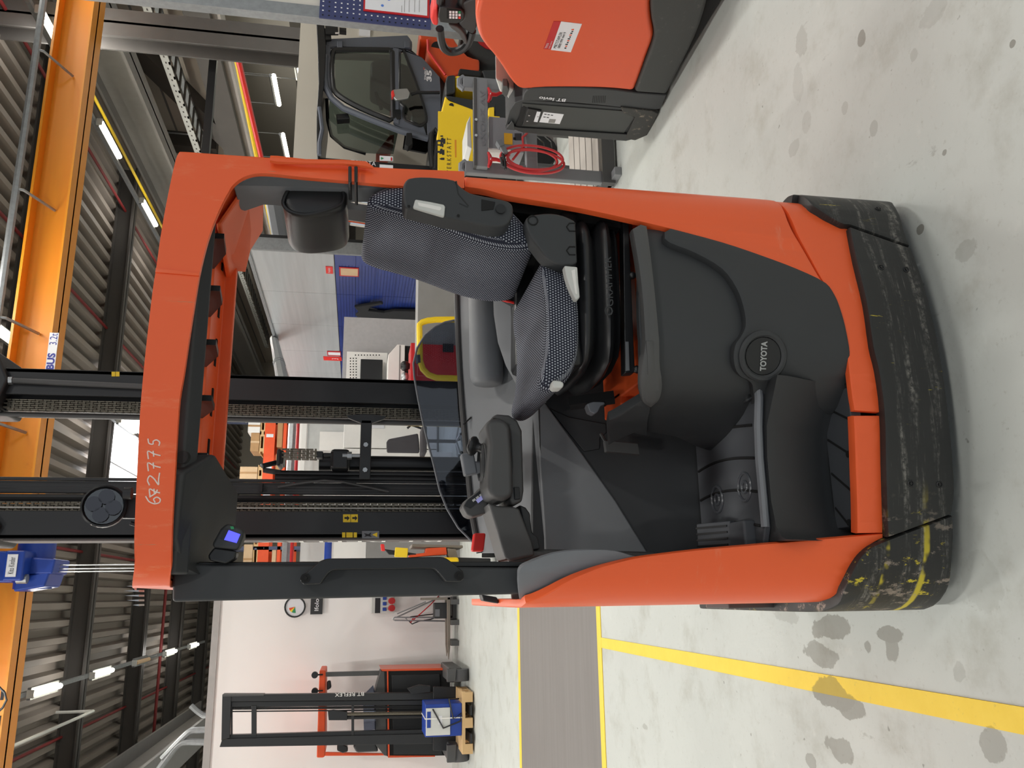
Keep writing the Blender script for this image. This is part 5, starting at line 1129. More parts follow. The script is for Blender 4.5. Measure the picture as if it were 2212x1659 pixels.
txt('lettering', 'TOYOTA', Q(785, 352, FQ + .095), (0, 0, -1), (1, 0, 0), PAPER, K, h=.05, wd=.26)
obj('mast_hose', MB().tube([Q(x, y, FQ - .1) for x, y in [(934, 362), (930, 320), (932, 290), (940, 280), (948, 292), (942, 330), (940, 366)]], .03, 8), BLACK_S, K)
# lamps, mirror and wiper arm outside
obj('work_lamp', MB().cyl(Q(703, 66, FQ - .05), Q(730, 66, FQ - .05), .05, 10).box(Q(722, 58, FQ - .05), Q(748, 76, FQ + .02)), BLACK_S, K)
fplate('lamp_glow', [(724, 52), (733, 52), (733, 72), (724, 72)], WHITE, d=-.075, th=.01, bevel=0, sm=0)
fplate('beacon', [(700, 60), (714, 60), (716, 84), (702, 86)], BLACK_S, d=-.04, th=.1, bevel=.01)
obj('mirror_arm', MB().tube([Q(x, y, FQ - .15) for x, y in [(888, 204), (900, 200), (930, 200), (950, 200)]], .018, 6), BLACK_S, K)
fplate('mirror', [(848, 196), (852, 192), (880, 190), (886, 200), (882, 212), (856, 216), (847, 208)], STEEL, d=-.18, th=.04, bevel=.012)
fplate('indicator', [(845, 197), (850, 193), (853, 206), (847, 211)], REDB, d=-.19, th=.05, bevel=.006, sm=0)
fplate('lamp_cluster', [(878, 286), (890, 286), (892, 310), (882, 318), (874, 312)], VOID, d=-.1, th=.1, bevel=.01)
obj('wiper_arm', MB().tube([Q(x, y, FQ - .05) for x, y in [(690, 232), (694, 262), (696, 280), (690, 310), (690, 335)]], .022, 6), CAB, K)
fplate('lamp', [(726, 246), (752, 244), (756, 256), (728, 258)], BLACK_S, d=.05, th=.1, bevel=.01, sm=0)
# ================================================================ YELLOW TOWING MACHINE and the workshop sign leaning on it
YQ = 6.6
Y_ = thing('tow_tractor', 'yellow and black small tow tractor behind the grey trolley', 'tractor', (4.2, YQ, 0))
def yplate(name, px, mt, d=0.0, th=.4, bevel=.02, par=None): return obj(name, MB().prism(qpoly(px, YQ + d), (0, th, 0)), mt, par or Y_, bevel=bevel)
yplate('hood', [(983, 162), (1044, 166), (1044, 186), (984, 190)], YELLOW, 0, .5)
yplate('hood_edge', [(966, 162), (984, 160), (984, 200), (962, 206), (962, 176)], BLACK_S, -.02, .5)
yplate('backrest', [(992, 146), (1040, 152), (1040, 166), (990, 160)], VOID, .05, .5)
yplate('seat', [(960, 204), (1040, 218), (1070, 220), (1070, 236), (1024, 240), (970, 216)], BLACK_S, .0, .5, .01)
body = yplate('side_panel', [(962, 205), (970, 216), (1024, 236), (1066, 238), (1066, 252), (958, 246), (953, 240)], YELLOW, -.04, .5)
obj('panel_hole', MB().cyl(Q(975, 228, YQ - .042), Q(975, 228, YQ), .022, 12), VOID, body)
yplate('base', [(1040, 150), (1120, 150), (1160, 180), (1160, 330), (1070, 330), (1066, 240)], BLACK_S, .05, .5, .02)
yplate('bumper', [(1055, 232), (1068, 230), (1068, 252), (1055, 252)], YELLOW, -.1, .1, .01)
zlow = Q(1160, 250, YQ).z
for p in (Q(1150, 180, YQ).x, Q(1150, 320, YQ).x): obj('wheel', MB().cyl((p, YQ + .02, .16), (p, YQ + .12, .16), .16, 18), VOID, Y_)
SQ_ = 6.1
b = rq(946, 246, 1080, 372, SQ_)
sg = tag(obj('workshop_sign', MB().box((b[0], SQ_, b[2]), (b[1], SQ_ + .012, b[3])), YELLOW), 'yellow workshop sign board with black skyline figures standing behind the trolley', 'sign')
txt('lettering', 'W E R K S T A T T', Q(970, 338, SQ_ - .001), (1, 0, 0), (0, 0, 1), INK, sg, h=.036, wd=.34, depth=.001)
def fig(x0, y0, s, k):
    base = [(0, -5), (-3, -4), (-5, -7), (-9, -6), (-10, -2), (-16, -2), (-20, 0), (-16, 2), (-11, 2), (-10, 5), (-6, 4), (-4, 7), (0, 6)] if k else [(0, -3), (-8, -3), (-14, 0), (-8, 3), (0, 3)]
    qplate('figure', [(x0 - a * s * -1 if False else x0 + a * s, y0 + b_ * s) for a, b_ in base], SQ_ - .0015, .001, INK, sg, 0)
for x0, y0, s, k in ((962, 304, 1, 1), (960, 328, 1, 1), (960, 343, .8, 0), (958, 313, .7, 1), (957, 294, .5, 0)): fig(x0, y0, s, k)
qplate('mark', [(982, 302), (986, 302), (986, 340), (983, 340)], SQ_ - .001, .0005, mat('print_orange', (220, 140, 30), .6, var=0), sg, 0)
for p in (b[0] + .1, b[1] - .12): obj('sign_leg', MB().box((p, SQ_ + .012, 0), (p + .04, SQ_ + .05, b[3] - .05)), GREYD, sg)
# ================================================================ PARTITION WITH PEG BOARD, top right edge of the picture
GQ = 6.55
e = Q(690, 37, GQ); e2 = Q(930, 58, GQ)
pw = struct('wall_partition', MB().box((e.x, GQ, 0), (e.x + 3.2, GQ + .06, 4.2)), mat('partition_beige', (206, 202, 194), .6, var=.03), smooth=False)
obj('edge_rail', MB().box((e.x - .02, GQ - .02, 0), (e.x + .10, GQ + .08, 4.2)), GALV, pw)
obj('panel_joint', MB().box((e.x + .22, GQ - .006, 0), (e.x + .235, GQ, 4.2)), DGREY, pw)
zt_, zb2_ = e.z, e2.z
bd = thing('peg_board', 'blue perforated board with a red framed notice at the top right edge', 'board', (e.x + .7, GQ, zb2_))
obj('panel', MB().box((e.x - .03, GQ - .035, zb2_), (e.x + 1.4, GQ - .022, zt_)), NAVY, bd)
mbw = MB(); mbd = MB(); stp_ = (zt_ - zb2_) / 18.5
for i in range(8):
    for j in range(18):
        c = V((e.x + .0 + i * .047, GQ - .036, zt_ - .03 - j * stp_))
        (mbd if (i == 0 or j == 1) else mbw).box(c - V((.006, .0005, .007)), c + V((.006, 0, .007)))
obj('peg_hole', mbw, PAPER, bd, kind='stuff', smooth=False); obj('peg_hole', mbd, VOID, bd, kind='stuff', smooth=False)
b = rq(786, -60, 928, 30, GQ - .05)
nt = tag(obj('framed_notice', MB().box((b[0], GQ - .05, b[2]), (b[1], GQ - .038, b[3])), RED), 'white notice in a red frame on the blue perforated board', 'notice')
obj('sheet', MB().box((b[0] + .015, GQ - .0515, b[2] + .02), (b[1], GQ - .05, b[3] - .015)), PAPER, nt)
for x, y, r in ((826, 12, 4), (840, -2, 5)):
    c = Q(x, y, GQ - .052); obj('blue_dot', MB().cyl(c, c + V((0, -.001, 0)), .013 * r / 4, 14), mat('print_azure', (88, 130, 210), .6, var=0), nt)
for x, l in ((868, 14), (874, 26), (884, 26), (896, 26), (906, 26)):
    a = Q(x, 26 - l, GQ - .0525); c = Q(x, 26, GQ - .0525); obj('print_line', MB().box((c.x, GQ - .0525, a.z - .002), (a.x, GQ - .0515, a.z + .002)), MGREY, nt)
# small notice further back
b = rq(776, 52, 800, 76, 9.67)
tag(obj('paper_notice', MB().box((b[0], 9.67, b[2]), (b[1], 9.7, b[3])), PAPER), 'small pale notice hanging behind the dark cab under the blue board', 'notice')
struct('wall_booth', MB().box((5.3, 9.7, 0), (11.0, 9.8, Q(640, 220, 9.7).z)), BEIGE)
# ================================================================ SILVER AND BLUE PARTITION, running into the hall
NP = 5.72; q0 = 13.55
silver = NT('silver_panel'); sv = silver.noise(1.2, 4, .6, stretch=(1, .25, 9)); silver.col(silver.mix(sv, lin((158, 161, 164)), lin((196, 198, 200)))); silver.b.inputs['Metallic'].default_value = .1; silver.b.inputs['Roughness'].default_value = .38; SILVER = silver.m
blue = NT('blue_panel'); bv = blue.noise(2.0, 3); blue.col(blue.mix(bv, lin((36, 52, 118)), lin((46, 66, 140)))); blue.b.inputs['Roughness'].default_value = .22; BLUEP = blue.m
np_ = struct('wall_panel', MB().box((NP + .02, q0, 0), (NP + .1, 41.5, 3.62)), DGREY, smooth=False)
for i in range(14):
    a = q0 + i * 2.0
    obj('silver_sheet', MB().box((NP, a + .005, 2.24), (NP + .02, a + 1.995, 3.66)), SILVER, np_, smooth=False)
for j in range(6):
    for i in range(14):
        a = q0 + i * 2.0; z0 = .04 + j * .365
        obj('blue_board', MB().box((NP + .002, a + .004, z0), (NP + .02, a + 1.996, z0 + .36)), BLUEP, np_, smooth=False)
holes = MB()
for i in range(150):
    for j in range(36):
        holes.box((NP - .0005, q0 + .5 + i * .052, .12 + j * .058), (NP + .003, q0 + .51 + i * .052, .134 + j * .058))
obj('board_hole', holes, VOID, np_, kind='stuff', smooth=False)
obj('end_post', MB().box((NP - .02, q0 - .06, 0), (NP + .22, q0, 3.68)), GALV, np_)
obj('end_seal', MB().box((NP + .20, q0 - .07, 0), (NP + .25, q0 + .02, 3.70)), BLACK_S, np_)
obj('top_rail', MB().box((NP - .02, q0, 3.63), (NP + .12, 41.5, 3.69)), GALV, np_)
def onp(x0, y0, x1, y1):
    a, b, c, d = P(x0, y0, NP), P(x0, y1, NP), P(x1, y0, NP), P(x1, y1, NP)
    return (a.y + c.y) / 2, (b.y + d.y) / 2, (a.z + b.z) / 2, (c.z + d.z) / 2
def pboard(name, x0, y0, x1, y1, mt, label=None, cat=None, parent=None, d=.012):
    qa, qb, z1, z0 = onp(x0, y0, x1, y1); o = obj(name, MB().box((NP - d, qa, z0), (NP - d + .008, qb, z1)), mt, parent, smooth=False)
    if label: tag(o, label, cat)
    return o, (qa + qb) / 2, (z0 + z1) / 2, qb - qa, z1 - z0
o, qc, zc, wq_, hz_ = pboard('red_sign', 704, 575, 719, 590, REDB, 'small red square sign on the silver wall near its corner', 'sign')
txt('lettering', 'Freiplatz', (NP - .013, qc, zc), (0, -1, 0) if False else (0, 1, 0), (0, 0, 1), PAPER, o, h=.05, wd=.24) if False else txt('lettering', 'Freiplatz', (NP - .0125, qc, zc), (0, -1, 0), (0, 0, 1), PAPER, o, h=.06, wd=wq_ * .7)
o, qc, zc, a_, b_ = pboard('red_sign', 699, 770, 738, 778, REDB, 'red strip sign with a 3 on the silver wall by the mast', 'sign')
txt('lettering', '3', (NP - .0125, qc, zc - .06), (0, -1, 0), (0, 0, 1), PAPER, o, h=.16)
o, qc, zc, a_, b_ = pboard('framed_plan', 733, 577, 775, 596, RED, 'small red framed map high on the blue board wall', 'poster')
pboard('sheet', 736, 579, 773, 594, CARD2, parent=o, d=.014)
o, qc, zc, a_, b_ = pboard('framed_plan', 707, 758, 736, 768, RED, 'pale framed sheet beside the red strip sign with a 3', 'poster')
pboard('sheet', 709, 760, 735, 766, PAPER, parent=o, d=.014)
# overalls hanging on the blue boards
def drape(name, px, mt, label, d=.1):
    pts = [P(x, y, NP - d) for x, y in px]; m = MB().prism([v for v in pts], (.06, 0, 0)); return tag(obj(name, m, mt, bevel=.02), label, 'clothing')
drape('work_jacket', [(765, 664), (790, 660), (824, 655), (828, 658), (800, 664), (796, 672), (830, 676), (850, 672), (930, 674), (932, 684), (930, 697), (860, 698), (800, 694), (775, 690), (768, 682), (776, 676)], mat('dark_cloth', (22, 23, 27), .9, var=.1), 'black work jacket hanging on the blue board wall')
drape('grey_overall', [(778, 674), (800, 668), (815, 672), (818, 680), (790, 684)], mat('grey_cloth', (148, 148, 150), .9, var=.1), 'grey overall hanging behind the black work jacket', .04)
drape('yellow_cap', [(772, 690), (778, 692), (784, 698), (774, 699)], YEL, 'small yellow cap hanging below the black jacket', .05)
# round grey pipe standing past the far end of the silver wall
a, b = Q(592, 732, 19), Q(613, 835, 11.5); pipe('vent_pipe', 'thick grey vent pipe crossing at the far end of the silver wall', [a, b], .095, GALV)
for t in (.62, .66): pipe('pipe_collar', ['first narrow collar on the thick grey vent pipe by the mast', 'second narrow collar on the thick grey vent pipe by the mast'][int(t > .64)], [a.lerp(b, t), a.lerp(b, t + .012)], .105, GALV)
# second leaning grey pipe between headrest and pillar
a, b = Q(586, 400, 15.2), Q(612, 546, 15.9); dr_ = (b - a)
pipe('exhaust_pipe', 'fat pale grey exhaust pipe behind the headrest', [a, a.lerp(b, .5), b, b + V((-.02, .05, -.12)), (b.x - .02, b.y + .05, 2.2), (b.x - .02, b.y + .05, 0)], .17, GREYT)
e_ = a + dr_ * .06; pipe('pipe_collar', 'grey collar ring on the exhaust pipe near the orange pillar', [e_, e_ + dr_ * .03], .19, GREYT)
tag(obj('dark_shelf', MB().box((5.9, 12.0, .9), (8.4, 12.5, 1.0)).box((5.9, 12.0, 1.5), (8.4, 12.5, 1.56)).box((5.9, 12.0, 0), (5.96, 12.5, 2.3)).box((7.2, 12.0, 0), (7.26, 12.5, 2.3)).box((8.3, 12.0, 0), (8.36, 12.5, 2.3)).box((5.9, 12.0, 2.25), (8.4, 12.5, 2.3)), BLACK_S, smooth=False), 'black steel shelf rack behind the headrest beside the silver wall', 'rack')
pin('shelf_frame', [(6.3, 12.8, 0), (6.3, 12.8, 4.3), (9.2, 12.8, 4.3), (9.2, 12.8, 0)], .12, .12, BLACK_S, None)['kind'] = 'structure'
tag(obj('blue_crate', MB().box((6.0, 12.05, 1.0), (6.7, 12.45, 1.32)), BLUE, bevel=.02), 'blue crate on the black shelf rack by the silver wall corner', 'crate')
# ================================================================ WORKSHOP BAY seen past the mast
BQ = 11.0
# pale screen board with a lower white desk and monitor
b = rq(741, 690, 1000, 818, BQ + .6)
tag(obj('screen_board', MB().box((b[0] - .25, BQ + .6, 0), (b[1], BQ + .66, b[3])), mat('felt_grey', (176, 174, 176), .9, var=.06, nscale=18)), 'pale grey felt screen board behind the desk', 'partition')
b = rq(748, 760, 836, 840, BQ + .4); p1 = rq(748, 760, 836, 818, BQ + .4)[1]
pf = tag(obj('pin_frame', MB().box((b[0] - .5, BQ + .42, b[2]), (b[1], BQ + .46, b[3])), WHITE), 'white perforated panel behind the black monitor', 'panel')
hl = MB()
for i in range(9):
    c = Q(768 + i * 6.4, 767, BQ + .42); hl.box(c - V((.008, .002, .008)), c + V((.008, .002, .008)))
    if i < 8:
        for k in range(3):
            c = Q(757 + k * 6.2, 774 + i * 6, BQ + .42); hl.box(c - V((.008, .002, .008)), c + V((.008, .002, .008)))
obj('panel_hole', hl, VOID, pf, kind='stuff', smooth=False)
b = rq(778, 776, 826, 850, BQ + .3); tm = thing('desk_monitor', 'black computer monitor standing in front of the white perforated panel', 'monitor', ((b[0] + b[1]) / 2, BQ + .3, b[2]))
obj('screen', MB().box((b[0] - .2, BQ + .3, b[2]), (b[1], BQ + .34, b[3])), BLACK_S, tm, bevel=.008); obj('stand', MB().box((b[0], BQ + .32, b[2] - .25), (b[0] + .1, BQ + .38, b[2])), BLACK, tm)
# white cabinet and red one below it
b = rq(838, 744, 874, 850, BQ - .2)
wc = thing('white_cabinet', 'white box cabinet with a sloping top left of the yellow rail', 'cabinet', ((b[0] + b[1]) / 2, BQ, 0))
obj('body', MB().prism([(b[1], BQ - .2, b[2]), (b[0] - .3, BQ - .2, b[2]), (b[0] - .3, BQ - .2, b[3]), (b[1] - .15, BQ - .2, b[3]), (b[1], BQ - .2, b[3] - .12)], (0, .5, 0)), WHITE, wc, bevel=.006)
obj('drawer_line', MB().box((b[0] - .3, BQ - .204, b[2] + .06), (b[1] - .01, BQ - .2, b[2] + .075)), MGREY, wc)
obj('plinth', MB().box((b[0] - .3, BQ - .15, 0), (b[1], BQ + .3, b[2])), VOID, wc)
b = rq(887, 742, 980, 850, BQ - .9)
rc = thing('red_cabinet', 'red tool cabinet below the white cabinet with a jumble of parts', 'cabinet', ((b[0] + b[1]) / 2, BQ - .8, 0))
obj('body', MB().box((b[0] - .3, BQ - .9, 0), (b[1], BQ - .4, b[3])), RED, rc, bevel=.006)
for z in (.3, .6): obj('drawer_gap', MB().box((b[0] - .3, BQ - .904, z), (b[1], BQ - .9, z + .012)), INK, rc)
for i in range(4): tag(obj('tool_part', MB().sphere((b[0] - .02 + i * .14, BQ - .7, b[3] + .06), .06 + .012 * (i % 2), 8, 6, (1, 1, .9)), [GREYD, BLACK_S, STEEL, BLACK_S][i]), ['dark tool part on the red cabinet next to the mast', 'black tool part second from the mast on the red cabinet', 'shiny tool part on the red cabinet', 'black tool part at the right end of the red cabinet'][i], 'tool')
# yellow guard rail and red cart with yellow frame in front of it
RQ = 7.2
yr = thing('guard_rail', 'yellow tubular guard rail behind the dash of the reach truck', 'rail', (2.3, RQ, 0))
def smoothpath(px, q, n=2):
    pts = [Q(x, y, q) for x, y in px]
    for _ in range(n): pts = [pts[0]] + [v for a, b in zip(pts, pts[1:]) for v in (a * .75 + b * .25, a * .25 + b * .75)] + [pts[-1]]
    return pts
pth = smoothpath([(1250, 684), (1000, 690), (906, 691), (906, 720), (908, 815), (1000, 818)], RQ)
obj('tube', MB().tube([(pth[0].x, RQ, .0)] + pth[1:-1] + [(pth[-1].x, RQ, 0)], .028, 10), YELLOW, yr)
obj('tube', MB().tube([Q(868, 914, RQ + .4), Q(880, 915, RQ + .4), (Q(1000, 918, RQ + .4).x, RQ + .4, 0)], .022, 8), YELLOW, yr)
obj('tape', MB().tube([Q(905, 768, RQ), Q(906, 785, RQ)], .030, 10), BLACK, yr)
b = rq(902, 745, 1006, 812, RQ + .2)
ct = tag(obj('red_board', MB().box((b[0], RQ + .2, .1), (b[1], RQ + .24, b[3])), RED), 'red board standing behind the yellow guard rail', 'board')
o = obj('handle_plate', MB().box((Q(968, 752, RQ + .2).x - .04, RQ + .19, Q(968, 752, RQ + .2).z - .05), (Q(968, 752, RQ + .2).x + .04, RQ + .2, Q(968, 752, RQ + .2).z + .05)), BLACK_S, ct)
tag(obj('grey_plinth', MB().box((b[1], RQ + .25, 0), (b[1] + .8, RQ + .6, b[3] + .0)), MGREY), 'grey sheet metal box beside the red board', 'box')
tag(obj('wood_panel', MB().box((3.4, 9.2, 0), (4.6, 9.25, 1.05)), CARD2), 'sandy wooden board under the blue wall behind the seat', 'board')
# ================================================================ FAR END: white rooms, door, desk, chair
DQ = 19.0
b = rq(640, 890, 1000, 1010, DQ)
of = struct('wall_office', MB().box((b[0] - .2, DQ, 0), (b[1] + .02, DQ + .1, rq(640, 905, 700, 1000, DQ)[3])), WHITE_W)
b = rq(664, 915, 745, 1000, DQ); dr = struct('door_1', MB().box((b[0] - .6, DQ - .05, 0), (b[1], DQ, b[3])), mat('door_frame_grey', (200, 202, 200), .5))
b = rq(690, 934, 740, 1000, DQ); obj('door_leaf', MB().box((b[0] - .6, DQ - .08, .05), (b[1], DQ - .05, b[3])), WHITE, dr)
b = rq(652, 905, 662, 1000, DQ); obj('door_head', MB().box((b[0] - .6, DQ - .12, b[2]), (b[1], DQ - .05, b[3])), WHITE, dr)
b = rq(742, 905, 920, 1000, DQ - 1.2)
cbn = thing('tall_cabinet', 'row of white tall cabinets seen between the mast uprights', 'cabinet', ((b[0] + b[1]) / 2, DQ - 1.2, 0))
for i in range(3): obj('cabinet_door', MB().box((b[0] - .3 + i * .62, DQ - 1.2, .05), (b[0] + .3 + i * .62, DQ - .8, b[3])), WHITE, cbn, bevel=.01)
tag(obj('wall_sheet', MB().box((Q(815, 915, DQ - 1.25).x - .1, DQ - 1.225, Q(815, 915, DQ - 1.25).z - .15), (Q(815, 915, DQ - 1.25).x + .1, DQ - 1.215, Q(815, 915, DQ - 1.25).z + .15)), PAPER), 'white paper sheet taped on the tall white cabinets', 'paper')
CQ = 13.6
oc = thing('office_chair', 'dark grey office chair turned sideways between the mast uprights', 'chair', (Q(900, 955, CQ).x, CQ, 0))
obj('backrest', MB().prism(qpoly(smooth_poly([(835, 955), (840, 948), (903, 936), (906, 960), (906, 978), (836, 977)], 2), CQ), (0, .08, 0)), mat('chair_cloth', (66, 64, 68), .9, var=.05), oc, bevel=.02)
sx = Q(915, 950, CQ); obj('seat', MB().box((sx.x - .24, CQ - .1, sx.z - .05), (sx.x + .22, CQ + .35, sx.z + .04)), MATS['chair_cloth'], oc, bevel=.03)
obj('gas_stem', MB().cyl((sx.x, CQ + .1, .1), (sx.x, CQ + .1, sx.z), .03, 8), BLACK_S, oc)
obj('back_bar', MB().tube([(sx.x + .2, CQ + .1, sx.z), (sx.x + .26, CQ + .06, sx.z + .2), (sx.x + .2, CQ + .05, Q(880, 950, CQ).z)], .02, 6), BLACK_S, oc)
for i in range(5):
    a = i * 1.2566; obj('star_leg', MB().bar((sx.x, CQ + .1, .1), (sx.x + .26 * math.cos(a), CQ + .1 + .26 * math.sin(a), .06), .035, .03), STEEL, oc); obj('castor', MB().sphere((sx.x + .27 * math.cos(a), CQ + .1 + .27 * math.sin(a), .03), .03, 8, 6), BLACK_S, oc)
# strip of things seen between mast and left post
b = rq(720, 1150, 790, 1258, 14.2); tag(obj('white_locker', MB().box((b[0], 14.2, b[2]), (b[1] + .05, 14.6, b[3])), WHITE), 'white cupboard hanging on the wall right of the left post', 'cabinet')
tag(obj('grey_cupboard', MB().box((b[0] + .02, 14.0, 0), (b[1] + .3, 14.6, b[2] - .004)), MGREY), 'grey steel cupboard below the white one right of the left post', 'cabinet')
obj_ = rq(700, 1160, 716, 1252, 14.4); tag(obj('blue_roll', MB().cyl((obj_[0], 14.4, (obj_[2] + obj_[3]) / 2), (obj_[1] + .2, 14.4, (obj_[2] + obj_[3]) / 2), (obj_[3] - obj_[2]) / 2, 14), BLUE), 'blue paper roll lying on the white cupboard', 'roll')
pipe('duct_bar', 'horizontal galvanised pipe over the blue roll beside the left post', [(Q(620, 1254, 14.9).x, 14.9, Q(620, 1200, 14.9).z), (3.0, 14.9, Q(620, 1200, 14.9).z)], .09, GALV)
pipe('fire_pipe', 'thin red pipe under the galvanised pipe beside the left post', [(Q(630, 1254, 14.7).x, 14.7, Q(630, 1200, 14.7).z), (3.0, 14.7, Q(630, 1200, 14.7).z)], .03, RED)
b = rq(645, 1150, 690, 1290, 15.05); tag(obj('white_fascia', MB().box((.62, 15.3, 0), (2.6, 15.36, b[3])), WHITE), 'white board panel standing behind the blue roll and the red pipe', 'board')
# small orange hand truck parked there
hq_ = 10.2
ht = thing('hand_pallet_truck', 'small orange pallet truck with yellow plate behind the grab handle', 'pallet truck', (Q(950, 1180, hq_).x, hq_, 0))
def hplate(name, px, mt, d=0, th=.2, bevel=.01): return obj(name, MB().prism(qpoly(px, hq_ + d), (0, th, 0)), mt, ht, bevel=bevel)
hplate('hood', [(920, 1184), (964, 1182), (966, 1198), (930, 1200), (884, 1204), (884, 1198), (918, 1194)], ORANGE_L)
hplate('yellow_plate', [(854, 1182), (882, 1184), (880, 1204), (852, 1203)], YEL, -.05, .05)
hplate('handle', [(822, 1175), (830, 1175), (832, 1190), (824, 1190)], REDB, -.02, .08); hplate('arm', [(830, 1186), (862, 1190), (900, 1196), (900, 1200), (840, 1198)], BLACK_S, 0, .06)
hplate('forks', [(890, 1175), (1000, 1178), (1000, 1184), (890, 1182)], mat('worn_steel', (122, 114, 104), .6, var=.1), .02, .5); hplate('wheel_cover', [(966, 1184), (985, 1186), (990, 1206), (976, 1210), (968, 1200)], MATS['worn_steel'], .0, .2)
for wp in (Q(930, 1204, hq_).x, Q(930, 1225, hq_).x): obj('wheel', MB().cyl((wp, hq_ + .1, .09), (wp + .06, hq_ + .1, .09), .09, 14), VOID, ht)
hplate('motor', [(880, 1204), (990, 1204), (1060, 1206), (1060, 1230), (880, 1230)], BLACK_S, .05, .4)
# ================================================================ PALLET RACKING far behind
KQ = 26.0
rk = thing('pallet_rack', 'orange pallet rack far behind the mast', 'rack', (4.0, KQ, 0))
zs_ = []
for x0, x1 in ((564, 587), (605, 612), (625, 641)):
    b = rq(x0, 905, x1, 1240, KQ); zs_.append(b); obj('rack_beam', MB().box((1.0, KQ, b[2]), (5.6, KQ + .06, b[3])), ORANGE_D, rk); obj('rack_beam', MB().box((1.0, KQ + 1.0, b[2]), (5.6, KQ + 1.06, b[3])), ORANGE_D, rk)
for p in (1.4, 3.2, 5.4):
    for dq in (0, 1.0): obj('rack_post', MB().box((p, KQ + dq, 0), (p + .1, KQ + dq + .08, 7.2)), mat('rack_blue', (70, 78, 104), .5), rk)
    for z in (1.2, 2.8, 4.4): obj('rack_brace', MB().bar((p + .05, KQ, z), (p + .05, KQ + 1.0, z + .9), .03, .03), GALV, rk)
for i, p in enumerate((1.9, 2.9, 3.7, 4.7)):
    for k in range(3): obj('beam_label', MB().box((p + k * .3 + .1, KQ - .004, zs_[0][2] + .05), (p + k * .3 + .2, KQ, zs_[0][3] - .05)), PAPER, rk) if k == 0 else None
zb0 = zs_[0][3]; cx_ = lambda y: Q(550, y, KQ).x
BX = [(905, 935, 536, 560, WHITE, 'white wrapped bale on the orange rack, uppermost right'), (935, 975, 546, 561, CARD, 'tall brown carton on the orange rack beam'), (1008, 1035, 518, 560, CARD2, 'pale carton in shrink wrap on the rack left of the lift cylinder'), (1176, 1240, 536, 561, CARD2, 'stack of pale cartons on the rack right of the left post')]
for y0, y1, x0, x1, mt, lb in BX:
    b = rq(x0, y0, x1, y1, KQ); pl_ = tag(obj('carton', MB().box((b[0], KQ - .02, zb0 + .14), (b[1], KQ + .9, max(b[3], zb0 + .4))), mt, bevel=.02), lb, 'carton', 'cartons on the far rack')
    obj('tape', MB().box(((b[0] + b[1]) / 2 - .03, KQ - .024, zb0 + .14), ((b[0] + b[1]) / 2 + .03, KQ - .018, max(b[3], zb0 + .4))), CARD2 if mt is CARD else CARD, pl_)
    tag(obj('rack_pallet', MB().box((b[0] - .05, KQ, zb0), (b[1] + .05, KQ + .95, zb0 + .03)).box((b[0] - .05, KQ, zb0 + .1), (b[1] + .05, KQ + .95, zb0 + .13)).box((b[0], KQ, zb0 + .03), (b[0] + .1, KQ + .9, zb0 + .1)).box((b[1] - .1, KQ, zb0 + .03), (b[1], KQ + .9, zb0 + .1)), WOOD), 'wooden pallet under the ' + lb.split(' on ')[0].split(' in ')[0] + ' on the far rack', 'pallet', 'pallets on the far rack')
b = rq(589, 1180, 604, 1225, KQ); z1_ = zs_[1][3]
tag(obj('carton', MB().box((b[0], KQ + .02, z1_ + .02), (b[1], KQ + .8, zs_[0][2] - .1)), CARD2, bevel=.02), 'wrapped carton on the middle rack shelf right of the left post', 'carton', 'cartons on the far rack')
for p in (3.5, 4.5): 
    tag(obj('carton', MB().box((p, KQ + .05, z1_ + .02), (p + .8, KQ + .8, z1_ + .02 + (zs_[0][2] - z1_) * .7)), CARD, bevel=.02), ['brown carton on the middle rack shelf nearer the left post', 'brown carton on the middle rack shelf nearer the lift cylinder'][p > 4], 'carton', 'brown cartons on the middle rack shelf')
# ================================================================ THINGS ON THE WHITE WALL
WQ = 15.06
c = Q(637, 1311, WQ - .06)
ck = thing('wall_clock', 'round wall gauge clock with black rim on the white wall', 'clock', (c.x, WQ, c.z))
obj('face', MB().cyl(c + V((0, .05, 0)), c + V((0, .03, 0)), .165, 24), PAPER, ck)
obj('rim', MB().tube([c + V((.165 * math.cos(i * .2618), .02, .165 * math.sin(i * .2618))) for i in range(24)], .014, 6, closed=True), BLACK_S, ck)
for a0, a1, mt in ((100, 128, ORANGE_D), (128, 150, YEL), (150, 190, GREEN)):
    obj('sector', MB().prism([c + V((0, .026, 0))] + [c + V((.10 * math.cos(math.radians(a0 + (a1 - a0) * t / 4)), .026, .10 * math.sin(math.radians(a0 + (a1 - a0) * t / 4)))) for t in range(5)], (0, .003, 0)), mt, ck, smooth=False)
obj('hand', MB().bar(c + V((0, .024, 0)), c + V((-.03, .024, .08)), .008, .003), REDB, ck)
b = rq(671, 1286, 697, 1327, WQ - .03)
sn = tag(obj('wall_sign', MB().box((b[0], WQ - .03, b[2]), (b[1], WQ - .005, b[3])), mat('sign_black', (44, 44, 46), .6, var=0)), 'black square sign below the round gauge on the white wall', 'sign')
txt('lettering', 'Ifolo', ((b[0] + b[1]) / 2, WQ - .031, (b[2] + b[3]) / 2), (1, 0, 0), (0, 0, 1), PAPER, sn, h=.07, wd=.2, bold=.01)
b = rq(802, 1288, 853, 1325, WQ - .14)
db = thing('socket_box', 'grey power distribution box with blue and red sockets on the white wall', 'power box', ((b[0] + b[1]) / 2, WQ - .1, b[2]))
obj('housing', MB().box((b[0], WQ - .14, b[2]), (b[1], WQ, b[3])), GREYL, db, bevel=.012)
w_ = b[1] - b[0]; h_ = b[3] - b[2]
obj('breaker_window', MB().box((b[0] + .02 * w_, WQ - .146, b[2] + h_ * .62), (b[1] - .1 * w_, WQ - .138, b[2] + h_ * .84)), INK, db)
